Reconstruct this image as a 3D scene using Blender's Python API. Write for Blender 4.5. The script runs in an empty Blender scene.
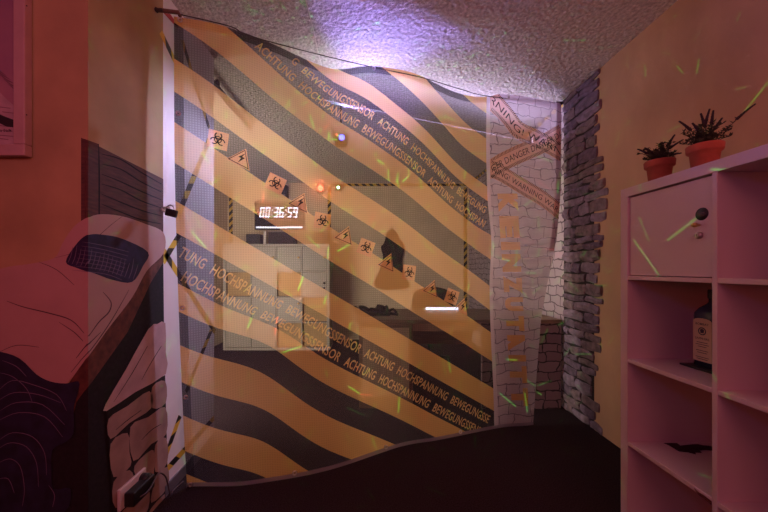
import bpy, bmesh, math, random
from mathutils import Vector, Matrix
random.seed(7)
C = bpy.context.scene.collection
S = bpy.context.scene
PI = math.pi

# ------------------------------------------------------------------ camera
F = 320.0            # focal length in pixels of the 768 px wide frame
VX, VY = 371.0, 269.0
CZ = 1.12
cam_d = bpy.data.cameras.new('camera')
cam = bpy.data.objects.new('camera', cam_d); C.objects.link(cam)
cam.location = (0, 0, CZ); cam.rotation_euler = (PI/2, 0, 0)
cam_d.sensor_width = 36.0; cam_d.lens = 36.0*F/768.0
cam_d.shift_x = (384-VX)/768.0; cam_d.shift_y = (VY-256)/768.0
cam_d.clip_start = 0.02
S.camera = cam

# ------------------------------------------------------------------ world, lights, exposure
w = bpy.data.worlds.new('world'); S.world = w; w.use_nodes = True
w.node_tree.nodes['Background'].inputs[0].default_value = (0.9, 0.55, 0.6, 1)
w.node_tree.nodes['Background'].inputs[1].default_value = 0.0
vs = S.view_settings
vs.view_transform = 'Standard'; vs.look = 'None'; vs.gamma = 1.0; vs.use_curve_mapping = False
vs.exposure = -0.12

def aim(o, target):
    d = Vector(target) - o.location
    o.rotation_euler = d.to_track_quat('-Z', 'Y').to_euler()

def area(name, loc, target, size, sizey, col, e):
    l = bpy.data.lights.new(name, 'AREA'); l.shape = 'RECTANGLE'
    l.size = size; l.size_y = sizey; l.color = col; l.energy = e
    o = bpy.data.objects.new(name, l); C.objects.link(o); o.location = loc; aim(o, target); return o

def point(name, loc, r, col, e):
    l = bpy.data.lights.new(name, 'POINT'); l.shadow_soft_size = r; l.color = col; l.energy = e
    o = bpy.data.objects.new(name, l); C.objects.link(o); o.location = loc; return o

# front half of the room: pink and red lamps behind the photographer
area('pink_ceiling_light', (0.2, -1.5, 2.40), (0.15, 1.6, 0.9), 1.2, 0.6, (1.0, 0.26, 0.27), 16)
area('red_wall_light', (-1.7, -0.9, 1.5), (1.3, 1.0, 1.0), 0.5, 0.5, (1.0, 0.09, 0.13), 6.5)
area('violet_wall_light', (-0.9, -0.9, 2.0), (1.0, 1.6, 2.48), 0.4, 0.3, (0.62, 0.30, 1.0), 3)
area('rose_fill_light', (1.25, -0.9, 1.9), (-1.0, 1.3, 1.1), 0.4, 0.4, (1.0, 0.24, 0.20), 15)  # added fill, brightens the left wall past the corner
# back half of the room: unseen lamp added round the corner of the partition
area('unseen_warm_light', (-1.72, 2.25, 0.9), (-0.4, 5.0, 1.0), 0.9, 1.5, (1.0, 0.83, 0.66), 86)
LAMP = Vector((-0.244, 2.60, 2.168))          # small party projector hung under the ceiling
bl = bpy.data.lights.new('blue_party_light', 'SPOT'); bl.shadow_soft_size = 0.012; bl.spot_size = math.radians(78); bl.spot_blend = 1.0; bl.color = (0.34, 0.26, 1.0); bl.energy = 120
wl = bpy.data.lights.new('lavender_fill_spot', 'SPOT'); wl.shadow_soft_size = 0.012; wl.spot_size = math.radians(75); wl.spot_blend = 0.8; wl.color = (0.66, 0.60, 1.0); wl.energy = 95
wlo = bpy.data.objects.new('lavender_fill_spot', wl); C.objects.link(wlo); wlo.location = LAMP + Vector((-0.066, -0.02, -0.01)); aim(wlo, (-1.02, 1.68, 1.35))  # added spot at the projector, brightens the white wall strip
blo = bpy.data.objects.new('blue_party_light', bl); C.objects.link(blo); blo.location = LAMP + Vector((0.03, -0.075, 0.0)); aim(blo, blo.location + Vector((0.45, -1.0, 0.14)))
uplight = area('lavender_fill_uplight', (0.60, 2.545, 2.265), (0.60, 2.545, 3.0), 1.95, 0.03, (0.64, 0.56, 1.0), 8.5)  # added uplight, makes the lavender glow over the banner
uplight.rotation_euler = (Matrix.Rotation(math.atan(0.409), 3, 'Z') @ Matrix.Rotation(math.radians(22), 3, 'X') @ Matrix.Rotation(PI, 3, 'X')).to_euler()

def laser_spot(loc, d, cone, energy, scale, prob):
    """laser party projector: throws short green and red dashes"""
    l = bpy.data.lights.new('laser_light', 'SPOT'); l.shadow_soft_size = 0.0
    l.spot_size = math.radians(cone); l.spot_blend = 0.25; l.energy = energy*4
    o = bpy.data.objects.new('laser_light', l); C.objects.link(o)
    o.location = loc; aim(o, o.location + Vector(d))
    l.use_nodes = True
    nt = l.node_tree; N = nt.nodes; L = nt.links; N.clear()
    def mth(op, a, b=None):
        n = N.new('ShaderNodeMath'); n.operation = op
        for i, v in enumerate((a, b)):
            if v is None: continue
            if isinstance(v, (int, float)): n.inputs[i].default_value = v
            else: L.new(v, n.inputs[i])
        return n.outputs[0]
    tc = N.new('ShaderNodeTexCoord'); sp = N.new('ShaderNodeSeparateXYZ'); L.new(tc.outputs['Normal'], sp.inputs[0])
    az = mth('MAXIMUM', mth('ABSOLUTE', sp.outputs[2]), 0.05)
    px = mth('MULTIPLY', mth('DIVIDE', sp.outputs[0], az), scale); py = mth('MULTIPLY', mth('DIVIDE', sp.outputs[1], az), scale)
    cb = N.new('ShaderNodeCombineXYZ'); L.new(px, cb.inputs[0]); L.new(py, cb.inputs[1])
    vo = N.new('ShaderNodeTexVoronoi'); vo.voronoi_dimensions = '2D'; vo.feature = 'F1'; vo.inputs['Scale'].default_value = 1.0
    L.new(cb.outputs[0], vo.inputs['Vector'])
    so = N.new('ShaderNodeSeparateXYZ'); L.new(vo.outputs['Position'], so.inputs[0])
    dx = mth('SUBTRACT', px, so.outputs[0]); dy = mth('SUBTRACT', py, so.outputs[1])
    sc = N.new('ShaderNodeSeparateColor'); L.new(vo.outputs['Color'], sc.inputs[0])
    ang = mth('MULTIPLY', sc.outputs[0], PI)
    ca = mth('COSINE', ang); sa = mth('SINE', ang)
    t = mth('ADD', mth('MULTIPLY', dx, ca), mth('MULTIPLY', dy, sa))
    n = mth('SUBTRACT', mth('MULTIPLY', dy, ca), mth('MULTIPLY', dx, sa))
    ln = mth('ADD', mth('MULTIPLY', sc.outputs[1], 0.42), 0.08)
    m = mth('MULTIPLY', mth('LESS_THAN', mth('ABSOLUTE', t), ln), mth('LESS_THAN', mth('ABSOLUTE', n), 0.021))
    m = mth('MULTIPLY', m, mth('LESS_THAN', mth('FRACT', mth('MULTIPLY', sc.outputs[2], 7.31)), prob))
    red = mth('GREATER_THAN', mth('FRACT', mth('MULTIPLY', sc.outputs[2], 3.7)), 0.80)
    mx = N.new('ShaderNodeMix'); mx.data_type = 'RGBA'; L.new(red, mx.inputs['Factor'])
    mx.inputs['A'].default_value = (0.10, 1.0, 0.12, 1); mx.inputs['B'].default_value = (1.0, 0.12, 0.12, 1)
    bri = mth('ADD', mth('POWER', mth('FRACT', mth('MULTIPLY', sc.outputs[1], 5.3)), 1.4), 0.25)
    em = N.new('ShaderNodeEmission'); L.new(mx.outputs['Result'], em.inputs[0]); L.new(mth('MULTIPLY', mth('MULTIPLY', m, bri), 0.25), em.inputs[1])
    out = N.new('ShaderNodeOutputLight'); L.new(em.outputs[0], out.inputs[0])
laser_spot(LAMP + Vector((0.0, -0.085, -0.02)), (0.55, -1.0, -0.5), 165, 330, 11.0, 0.6)
laser_spot(Vector((-0.5, -0.6, 1.95)), (0.60, 2.6, -0.60), 50, 1300, 21.0, 0.95)      # added unseen laser spot, puts dashes on the banner's front

# ------------------------------------------------------------------ helpers
ORG = {}
def px(x, y, d):
    """point seen at pixel (x, y) of the photograph, at depth d metres"""
    return Vector(((x-VX)/F*d, d, CZ-(y-VY)/F*d))

class MB:
    def __init__(s): s.v = []; s.f = []; s.m = []; s.uv = None; s.sm = []
    def add(s, vs, fs, mi=0, smooth=False):
        b = len(s.v); s.v += [Vector(p) for p in vs]
        for f in fs: s.f.append([i+b for i in f]); s.m.append(mi); s.sm.append(smooth)
        return s
    def box(s, a, b, mi=0, bev=0.0):
        (x0, y0, z0), (x1, y1, z1) = [min(p, q) for p, q in zip(a, b)], [max(p, q) for p, q in zip(a, b)]
        if bev <= 0:
            vs = [(x0,y0,z0),(x1,y0,z0),(x1,y1,z0),(x0,y1,z0),(x0,y0,z1),(x1,y0,z1),(x1,y1,z1),(x0,y1,z1)]
            return s.add(vs, [(0,3,2,1),(4,5,6,7),(0,1,5,4),(1,2,6,5),(2,3,7,6),(3,0,4,7)], mi)
        bm = bmesh.new(); bmesh.ops.create_cube(bm, size=1)
        for v in bm.verts: v.co = Vector(((x0+x1)/2+v.co.x*(x1-x0), (y0+y1)/2+v.co.y*(y1-y0), (z0+z1)/2+v.co.z*(z1-z0)))
        bmesh.ops.bevel(bm, geom=bm.edges[:], offset=bev, segments=2, profile=0.5, affect='EDGES')
        return s.bm(bm, mi)
    def bm(s, bm, mi=0, smooth=False):
        bm.verts.index_update()
        s.add([v.co.copy() for v in bm.verts], [[v.index for v in f.verts] for f in bm.faces], mi, smooth); bm.free(); return s
    def poly(s, pts, mi=0): return s.add(pts, [list(range(len(pts)))], mi)
    def slab(s, pts, d, mi=0):
        """polygon pts given thickness by vector d"""
        n = len(pts); d = Vector(d); P = [Vector(p) for p in pts]
        fs = [list(range(n)), [2*n-1-i for i in range(n)]] + [[i, i+n, (i+1) % n+n, (i+1) % n] for i in range(n)]
        return s.add(P+[p+d for p in P], fs, mi)
    def tube(s, pts, r, n=8, mi=0, caps=True):
        P = [Vector(p) for p in pts]; k = len(P); R = r if isinstance(r, (list, tuple)) else [r]*k
        vs = []; up = None
        for i in range(k):
            t = (P[min(i+1, k-1)]-P[max(i-1, 0)]).normalized()
            if up is None:
                up = t.orthogonal().normalized()
            a = (up - t*up.dot(t)); a = a.normalized() if a.length > 1e-6 else t.orthogonal().normalized()
            up = a; b = t.cross(a)
            for j in range(n):
                q = 2*PI*j/n; vs.append(P[i]+(a*math.cos(q)+b*math.sin(q))*R[i])
        fs = [[i*n+j, i*n+(j+1) % n, (i+1)*n+(j+1) % n, (i+1)*n+j] for i in range(k-1) for j in range(n)]
        if caps: fs += [list(range(n))[::-1], [(k-1)*n+j for j in range(n)]]
        return s.add(vs, fs, mi, True)
    def lathe(s, prof, c, axis='z', n=28, mi=0, smooth=True):
        c = Vector(c); vs = []
        for r, h in prof:
            for j in range(n):
                q = 2*PI*j/n; a, b = r*math.cos(q), r*math.sin(q)
                vs.append(c+Vector({'z': (a, b, h), 'x': (h, a, b), 'y': (a, h, b)}[axis]))
        k = len(prof)
        fs = [[i*n+j, i*n+(j+1) % n, (i+1)*n+(j+1) % n, (i+1)*n+j] for i in range(k-1) for j in range(n)]
        fs += [list(range(n))[::-1], [(k-1)*n+j for j in range(n)]]
        return s.add(vs, fs, mi, smooth)
    def torus(s, c, R, r, axis, n=20, m=8, mi=0):
        c = Vector(c); ax = Vector(axis).normalized(); a = ax.orthogonal().normalized(); b = ax.cross(a)
        vs = []
        for i in range(n):
            q = 2*PI*i/n; d = a*math.cos(q)+b*math.sin(q)
            for j in range(m):
                p = 2*PI*j/m; vs.append(c+d*(R+r*math.cos(p))+ax*r*math.sin(p))
        fs = [[i*m+j, ((i+1) % n)*m+j, ((i+1) % n)*m+(j+1) % m, i*m+(j+1) % m] for i in range(n) for j in range(m)]
        return s.add(vs, fs, mi, True)
    def build(s, name, mats, parent=None, origin=None):
        if not isinstance(mats, (list, tuple)): mats = [mats]
        o3 = Vector(origin) if origin is not None else (ORG[parent.name] if parent else Vector((0, 0, 0)))
        me = bpy.data.meshes.new(name)
        me.from_pydata([v-o3 for v in s.v], [], s.f)
        for m in mats: me.materials.append(m)
        me.polygons.foreach_set('material_index', s.m); me.polygons.foreach_set('use_smooth', s.sm)
        if s.uv:
            lay = me.uv_layers.new(name='UVMap')
            for lp in me.loops: lay.data[lp.index].uv = s.uv[lp.vertex_index]
        bm = bmesh.new(); bm.from_mesh(me)
        if not s.uv: bmesh.ops.recalc_face_normals(bm, faces=bm.faces)
        bm.to_mesh(me); bm.free(); me.update()
        o = bpy.data.objects.new(name, me); C.objects.link(o)
        if parent: o.parent = parent
        else: o.location = o3
        ORG[o.name] = o3
        return o

def thing(name, loc, label, cat, group=None):
    o = bpy.data.objects.new(name, None); C.objects.link(o); o.location = loc; o.empty_display_size = 0.05
    ORG[o.name] = Vector(loc); o['label'] = label; o['category'] = cat
    if group: o['group'] = group
    return o
def tag(o, label, cat, group=None):
    o['label'] = label; o['category'] = cat
    if group: o['group'] = group
    return o
def struct(name, mb, m):
    o = mb.build(name, m); o['kind'] = 'structure'; return o

# ------------------------------------------------------------------ materials
def mat(name, col, rough=0.7, metal=0.0, noise=0.0, nscale=8.0, bump=0.0, bscale=60.0, emit=None, estr=0.0, stretch=None, detail=4.0, spec=0.5, col2=None):
    m = bpy.data.materials.new(name); m.use_nodes = True
    nt = m.node_tree; N = nt.nodes; L = nt.links; b = N['Principled BSDF']
    b.inputs['Base Color'].default_value = (*col, 1); b.inputs['Roughness'].default_value = rough; b.inputs['Metallic'].default_value = metal
    b.inputs['Specular IOR Level'].default_value = spec
    tc = N.new('ShaderNodeTexCoord'); vec = tc.outputs['Object']
    if stretch:
        mp = N.new('ShaderNodeMapping'); mp.inputs['Scale'].default_value = stretch; L.new(vec, mp.inputs[0]); vec = mp.outputs[0]
    if noise > 0 or col2:
        nz = N.new('ShaderNodeTexNoise'); nz.inputs['Scale'].default_value = nscale; nz.inputs['Detail'].default_value = detail; L.new(vec, nz.inputs['Vector'])
        cr = N.new('ShaderNodeValToRGB'); cr.color_ramp.elements[0].position = 0.3; cr.color_ramp.elements[1].position = 0.7
        c2 = col2 if col2 else tuple(min(1, c*(1+noise)) for c in col)
        c1 = col if col2 else tuple(c*(1-noise) for c in col)
        cr.color_ramp.elements[0].color = (*c1, 1); cr.color_ramp.elements[1].color = (*c2, 1)
        L.new(nz.outputs['Fac'], cr.inputs[0]); L.new(cr.outputs[0], b.inputs['Base Color'])
    if bump > 0:
        nb = N.new('ShaderNodeTexNoise'); nb.inputs['Scale'].default_value = bscale; nb.inputs['Detail'].default_value = 4; L.new(vec, nb.inputs['Vector'])
        bp = N.new('ShaderNodeBump'); bp.inputs['Strength'].default_value = bump; bp.inputs['Distance'].default_value = 0.01
        L.new(nb.outputs['Fac'], bp.inputs['Height']); L.new(bp.outputs[0], b.inputs['Normal'])
    if emit:
        b.inputs['Emission Color'].default_value = (*emit, 1); b.inputs['Emission Strength'].default_value = estr
    return m

M = {}
M['plaster'] = mat('ochre_plaster', (0.52, 0.335, 0.20), 0.85, noise=0.13, nscale=3.5, bump=0.25, bscale=14, detail=8, stretch=(1, 1, 0.6))
M['plaster_left'] = mat('orange_plaster', (0.42, 0.29, 0.145), 0.85, noise=0.22, nscale=3.0, bump=0.2, bscale=14, detail=8)
M['plaster_far'] = mat('far_wall_plaster', (0.80, 0.66, 0.46), 0.85, noise=0.10, nscale=3.0, bump=0.15, bscale=14)
M['ceiling'] = mat('popcorn_ceiling', (0.62, 0.58, 0.56), 0.95, noise=0.3, nscale=60, bump=1.0, bscale=42)
M['ceiling'].node_tree.nodes['Bump'].inputs['Distance'].default_value = 0.03
M['carpet'] = mat('dark_carpet', (0.036, 0.022, 0.026), 1.0, noise=0.6, nscale=180, bump=0.8, bscale=220, spec=0.1)
M['white_paint'] = mat('white_wall_paint', (0.80, 0.78, 0.80), 0.6, noise=0.03, nscale=5)
M['grey_base'] = mat('grey_skirting', (0.12, 0.11, 0.13), 0.7, noise=0.15)
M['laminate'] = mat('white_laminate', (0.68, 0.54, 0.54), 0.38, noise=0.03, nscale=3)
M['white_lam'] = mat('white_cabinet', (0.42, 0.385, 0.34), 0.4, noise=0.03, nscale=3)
M['brass'] = mat('brass', (0.75, 0.52, 0.2), 0.3, 1.0)
M['steel'] = mat('steel', (0.65, 0.63, 0.62), 0.3, 1.0)
M['black'] = mat('black_plastic', (0.012, 0.012, 0.014), 0.45)
M['rope'] = mat('rope', (0.05, 0.04, 0.035), 0.9)
M['terracotta'] = mat('terracotta', (0.40, 0.10, 0.06), 0.85, noise=0.25, nscale=14, bump=0.2)
M['soil'] = mat('soil', (0.03, 0.02, 0.015), 1.0)
M['leaf'] = mat('lavender_leaf', (0.040, 0.040, 0.024), 0.8, noise=0.3, nscale=30)
M['flower'] = mat('lavender_flower', (0.030, 0.018, 0.030), 0.85, noise=0.3, nscale=40)
M['wood_dark'] = mat('dark_desk_wood', (0.26, 0.17, 0.11), 0.55, noise=0.3, nscale=6, stretch=(1, 8, 8))
M['wood_light'] = mat('light_desk_panel', (0.56, 0.41, 0.27), 0.55, noise=0.12, nscale=6, stretch=(8, 8, 1))
M['dark_cloth'] = mat('dark_cloth', (0.015, 0.012, 0.015), 0.9)
M['chair'] = mat('chair_fabric', (0.05, 0.04, 0.03), 0.85)
M['screen'] = mat('screen_glass', (0.03, 0.025, 0.02), 0.25)
M['digits'] = mat('glowing_digits', (0.8, 0.8, 1.0), 0.5, emit=(0.86, 0.86, 1.0), estr=3.6)
M['blue_lens'] = mat('blue_lens', (0.1, 0.1, 0.6), 0.3, emit=(0.07, 0.10, 1.0), estr=16)
M['red_lens'] = mat('red_lens', (0.6, 0.05, 0.03), 0.3, emit=(1.0, 0.16, 0.08), estr=10)
M['green_lens'] = mat('green_lens', (0.1, 0.6, 0.2), 0.3, emit=(0.35, 1.0, 0.4), estr=30)
M['bar_glow'] = mat('bluish_glow', (0.7, 0.8, 1.0), 0.3, emit=(0.68, 0.76, 1.0), estr=5)
M['white_plastic'] = mat('white_plastic', (0.72, 0.66, 0.64), 0.4)
M['pale_frame'] = mat('pale_wood_frame', (0.50, 0.34, 0.32), 0.6, noise=0.1, nscale=10)

def hazard_mat(name, c1, c2, period):
    m = bpy.data.materials.new(name); m.use_nodes = True
    nt = m.node_tree; N = nt.nodes; L = nt.links; b = N['Principled BSDF']; b.inputs['Roughness'].default_value = 0.4
    uv = N.new('ShaderNodeTexCoord'); sp = N.new('ShaderNodeSeparateXYZ'); L.new(uv.outputs['UV'], sp.inputs[0])
    def mth(op, a, v=None):
        n = N.new('ShaderNodeMath'); n.operation = op
        for i, q in enumerate((a, v)):
            if q is None: continue
            if isinstance(q, (int, float)): n.inputs[i].default_value = q
            else: L.new(q, n.inputs[i])
        return n.outputs[0]
    q = mth('FRACT', mth('DIVIDE', mth('ADD', sp.outputs[0], sp.outputs[1]), period))
    g = mth('GREATER_THAN', q, 0.5)
    mx = N.new('ShaderNodeMix'); mx.data_type = 'RGBA'; L.new(g, mx.inputs['Factor'])
    mx.inputs['A'].default_value = (*c1, 1); mx.inputs['B'].default_value = (*c2, 1)
    L.new(mx.outputs['Result'], b.inputs['Base Color'])
    return m
M['hazard'] = hazard_mat('black_yellow_tape', (0.72, 0.47, 0.05), (0.015, 0.015, 0.015), 0.115)

def brick_nodes(N, L, vec, c1, c2, joint, bw, rh, ms):
    """rough coursed stonework with wavering joints; returns the colour socket"""
    nz = N.new('ShaderNodeTexNoise'); nz.inputs['Scale'].default_value = 9.0; nz.inputs['Detail'].default_value = 2; L.new(vec, nz.inputs['Vector'])
    sb = N.new('ShaderNodeVectorMath'); sb.operation = 'SUBTRACT'; L.new(nz.outputs['Color'], sb.inputs[0]); sb.inputs[1].default_value = (0.5, 0.5, 0.5)
    ad = N.new('ShaderNodeVectorMath'); ad.operation = 'MULTIPLY_ADD'; L.new(sb.outputs[0], ad.inputs[0]); ad.inputs[1].default_value = (0.10, 0.075, 0.0); L.new(vec, ad.inputs[2])
    bk = N.new('ShaderNodeTexBrick'); bk.inputs['Scale'].default_value = 1.0; bk.inputs['Brick Width'].default_value = bw; bk.inputs['Row Height'].default_value = rh
    bk.inputs['Mortar Size'].default_value = ms; bk.inputs['Mortar Smooth'].default_value = 0.4; bk.squash = 0.7; bk.squash_frequency = 3; bk.offset = 0.4
    bk.inputs['Color1'].default_value = (*c1, 1); bk.inputs['Color2'].default_value = (*c2, 1); bk.inputs['Mortar'].default_value = (*joint, 1)
    L.new(ad.outputs[0], bk.inputs['Vector']); return bk.outputs['Color']
def stone_mat(name, c1, c2, joint, plane='xz'):
    m = bpy.data.materials.new(name); m.use_nodes = True
    nt = m.node_tree; N = nt.nodes; L = nt.links; b = N['Principled BSDF']; b.inputs['Roughness'].default_value = 0.85
    tc = N.new('ShaderNodeTexCoord'); sp = N.new('ShaderNodeSeparateXYZ'); L.new(tc.outputs['Object'], sp.inputs[0])
    cb = N.new('ShaderNodeCombineXYZ'); L.new(sp.outputs[0 if plane == 'xz' else 1], cb.inputs[0]); L.new(sp.outputs[2], cb.inputs[1])
    L.new(brick_nodes(N, L, cb.outputs[0], c1, c2, joint, 0.17, 0.075, 0.006), b.inputs['Base Color']); return m

def banner_mat(name, T_hole=0.36, T_fill=0.27, plain=None, trans=0.5):
    """printed mesh fabric: woven threads with see-through holes; UV in metres on the cloth"""
    m = bpy.data.materials.new(name); m.use_nodes = True
    nt = m.node_tree; N = nt.nodes; L = nt.links; N.clear()
    def mth(op, a, v=None, c=None):
        n = N.new('ShaderNodeMath'); n.operation = op
        for i, q in enumerate((a, v, c)):
            if q is None: continue
            if isinstance(q, (int, float)): n.inputs[i].default_value = q
            else: L.new(q, n.inputs[i])
        return n.outputs[0]
    def mixc(f, a, b):
        n = N.new('ShaderNodeMix'); n.data_type = 'RGBA'; L.new(f, n.inputs['Factor'])
        for k, q in (('A', a), ('B', b)):
            if isinstance(q, tuple): n.inputs[k].default_value = (*q, 1)
            else: L.new(q, n.inputs[k])
        return n.outputs['Result']
    tc = N.new('ShaderNodeTexCoord'); sp = N.new('ShaderNodeSeparateXYZ'); L.new(tc.outputs['UV'], sp.inputs[0])
    U, W = sp.outputs[0], sp.outputs[1]
    if plain is None:
        q = mth('DIVIDE', mth('MULTIPLY_ADD', U, 0.61, W), 4.0)
        cr = N.new('ShaderNodeValToRGB'); cr.color_ramp.interpolation = 'CONSTANT'
        Y = (0.74, 0.48, 0.175, 1); K = (0.060, 0.050, 0.064, 1)
        e = cr.color_ramp.elements; e[0].position = 0; e[0].color = Y
        e.remove(e[1])
        for a, b in BANDS:
            x = e.new(a/4); x.color = K; x = e.new(b/4); x.color = Y
        L.new(q, cr.inputs[0])
        # stone print on the right hand strip
        cb = N.new('ShaderNodeCombineXYZ'); L.new(U, cb.inputs[0]); L.new(W, cb.inputs[1])
        r2 = brick_nodes(N, L, cb.outputs[0], (0.64, 0.56, 0.66), (0.56, 0.48, 0.57), (0.24, 0.19, 0.25), 0.17, 0.075, 0.004)
        col = mixc(mth('GREATER_THAN', U, UB), cr.outputs[0], (0.75, 0.66, 0.75))
        col = mixc(mth('GREATER_THAN', U, UB+0.03), col, r2)
    else:
        rgb = N.new('ShaderNodeRGB'); rgb.outputs[0].default_value = (*plain, 1); col = rgb.outputs[0]
    p = 0.0125
    hu = mth('LESS_THAN', mth('ABSOLUTE', mth('SUBTRACT', mth('FRACT', mth('DIVIDE', U, p)), 0.5)), 0.32)
    hw = mth('LESS_THAN', mth('ABSOLUTE', mth('SUBTRACT', mth('FRACT', mth('DIVIDE', W, p)), 0.5)), 0.32)
    T = mth('MULTIPLY_ADD', mth('MULTIPLY', hu, hw), T_hole-T_fill, T_fill)
    d = N.new('ShaderNodeBsdfDiffuse'); t = N.new('ShaderNodeBsdfTranslucent'); L.new(col, d.inputs[0]); L.new(col, t.inputs[0])
    m1 = N.new('ShaderNodeMixShader'); m1.inputs[0].default_value = trans; L.new(d.outputs[0], m1.inputs[1]); L.new(t.outputs[0], m1.inputs[2])
    tr = N.new('ShaderNodeBsdfTransparent'); m2 = N.new('ShaderNodeMixShader'); L.new(T, m2.inputs[0]); L.new(m1.outputs[0], m2.inputs[1]); L.new(tr.outputs[0], m2.inputs[2])
    o = N.new('ShaderNodeOutputMaterial'); L.new(m2.outputs[0], o.inputs[0])
    return m

# ------------------------------------------------------------------ the room shell
XR, XL, YA, YW, YE = 1.556, -1.015, 1.148, 1.562, 2.069     # right wall, left wall, left corner, where the white part starts and ends
HC, YB, XF = 2.483, 5.07, -2.27                             # ceiling, back wall, far left wall
def shell(name, a, b, m): return struct(name, MB().box(a, b), m)
shell('floor', (-2.7, -2.6, -0.1), (1.7, 5.2, 0), M['carpet'])
shell('ceiling', (-2.7, -2.6, HC), (1.7, 5.2, HC+0.1), M['ceiling'])
shell('wall_right', (XR, -2.6, 0), (XR+0.1, 5.17, HC), M['plaster'])
shell('wall_back', (XF-0.1, YB, 0), (XR, YB+0.1, HC), M['plaster_far'])
shell('wall_far_left', (XF-0.1, YE, 0), (XF, YB, HC), M['plaster_far'])
shell('wall_partition', (XF-0.1, YE-0.1, 0), (XL-0.1, YE, HC), M['plaster_far'])
lw = MB(); lw.box((-2.6, YA, 0), (XL, YA+0.1, HC)); lw.box((XL-0.1, YA+0.1, 0), (XL, YW, HC))
struct('wall_left', lw, M['plaster_left'])
shell('wall_white', (XL-0.1, YW, 0), (XL, YE, HC), M['white_paint'])
shell('wall_front_left', (-2.7, -2.6, 0), (-2.6, YA+0.1, HC), M['plaster_left'])
shell('wall_front', (-2.6, -2.6, 0), (XR, -2.5, HC), M['plaster_left'])
shell('baseboard_left', (XL, YW+0.005, 0), (XL+0.008, YE, 0.055), M['grey_base'])

# ------------------------------------------------------------------ mural of a bed, painted on the two left walls
XC = VX + XL*F/YA
def to_wall(x, y, off, side):
    if side == 'A':
        p = px(x, y, YA); p.y -= off; p.x += off if abs(x-XC) < 1e-6 else 0; return p
    d = XL*F/(x-VX); p = px(x, y, d); p.x += off; p.y -= off if abs(x-XC) < 1e-6 else 0; return p
def clip(poly, xc, keep_left):
    out = []
    for i in range(len(poly)):
        a, b = poly[i], poly[(i+1) % len(poly)]
        ia, ib = (a[0] <= xc) == keep_left, (b[0] <= xc) == keep_left
        if ia: out.append(a)
        if ia != ib:
            t = (xc-a[0])/(b[0]-a[0]); out.append((xc, a[1]+t*(b[1]-a[1])))
    return out
def paint(mb, poly, off, mi=0):
    dense = []
    for i in range(len(poly)):
        a, b = poly[i], poly[(i+1) % len(poly)]
        n = max(1, int(math.hypot(b[0]-a[0], b[1]-a[1])/12))
        dense += [(a[0]+(b[0]-a[0])*k/n, a[1]+(b[1]-a[1])*k/n) for k in range(n)]
    for side, kl in (('A', True), ('B', False)):
        p = clip(dense, XC, kl)
        if len(p) > 2: mb.poly([to_wall(x, y, off, side) for x, y in p], mi)
def smoothpoly(pts, n=4, closed=True):
    out = []; k = len(pts)
    for i in range(k if closed else k-1):
        p0, p1, p2, p3 = [pts[(i+j) % k] if closed else pts[max(0, min(k-1, i+j))] for j in (-1, 0, 1, 2)]
        for s in range(n):
            t = s/n
            out.append(tuple(0.5*((2*p1[c])+(-p0[c]+p2[c])*t+(2*p0[c]-5*p1[c]+4*p2[c]-p3[c])*t*t+(-p0[c]+3*p1[c]-3*p2[c]+p3[c])*t**3) for c in range(len(p1))))
    if not closed: out.append(tuple(pts[-1]))
    return out
def stroke(mb, pts, wd, off, mi=0):
    P = smoothpoly(pts, 4, False)
    for i in range(len(P)-1):
        a, b = P[i], P[i+1]; dx, dy = b[0]-a[0], b[1]-a[1]; l = math.hypot(dx, dy) or 1
        w0 = wd*(0.35+0.65*math.sin(PI*(i+0.05)/len(P))); w1 = wd*(0.35+0.65*math.sin(PI*(i+1.05)/len(P)))
        nx, ny = -dy/l/2, dx/l/2
        paint(mb, [(a[0]+nx*w0, a[1]+ny*w0), (b[0]+nx*w1, b[1]+ny*w1), (b[0]-nx*w1, b[1]-ny*w1), (a[0]-nx*w0, a[1]-ny*w0)], off, mi)
P_sheet = mat('painted_sheet', (0.47, 0.30, 0.265), 0.8, noise=0.07, nscale=7)
P_fold = mat('painted_fold_line', (0.10, 0.05, 0.06), 0.8)
P_navy = mat('painted_navy', (0.020, 0.016, 0.055), 0.8, noise=0.45, nscale=25)
P_navy2 = mat('painted_navy_blanket', (0.014, 0.013, 0.040), 0.8, noise=0.5, nscale=18)
P_hi = mat('painted_highlight', (0.16, 0.11, 0.19), 0.8)
P_wood = mat('painted_dark_wood', (0.060, 0.030, 0.026), 0.8, col2=(0.13, 0.05, 0.04), nscale=16, stretch=(1, 1, 7))
P_rail = mat('painted_rail_wood', (0.17, 0.055, 0.035), 0.8, col2=(0.06, 0.022, 0.016), nscale=30, detail=5)
P_dark = mat('painted_shadow', (0.010, 0.007, 0.009), 0.9, noise=0.4, nscale=60)
P_stone = mat('painted_stone', (0.27, 0.17, 0.145), 0.85, col2=(0.44, 0.29, 0.245), nscale=9, detail=6)
P_ledge = mat('painted_ledge', (0.50, 0.34, 0.33), 0.85, noise=0.15, nscale=12, detail=6)
mur = thing('bed_mural', (XL, YA, 0.0), 'mural of a bed with dark headboard and navy cushion painted round the wall corner', 'mural')
b = MB(); paint(b, [(163,255),(164,340),(112,420),(114,450),(118,515),(30,515),(46,440),(78,398),(140,300)], 0.001); b.build('painted_floor_shadow', P_dark, mur)
b = MB(); paint(b, [(98,146),(163,179),(163,240),(98,230)], 0.0012); paint(b, [(81.5,138),(98,144),(99,232),(81.5,232)], 0.0018, 0)
for k in range(7): stroke(b, [(101,154+k*10),(120,160+k*10.5+random.uniform(-2,2)),(140,172+k*9.5),(161,184+k*8)], 1.3, 0.0022, 1)
stroke(b, [(98,144),(98.6,180),(98.4,226)], 1.6, 0.0024, 1); stroke(b, [(86,142),(86,190),(86,226)], 1.0, 0.0024, 2)
b.build('painted_headboard', [P_wood, P_dark, P_rail], mur)
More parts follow.
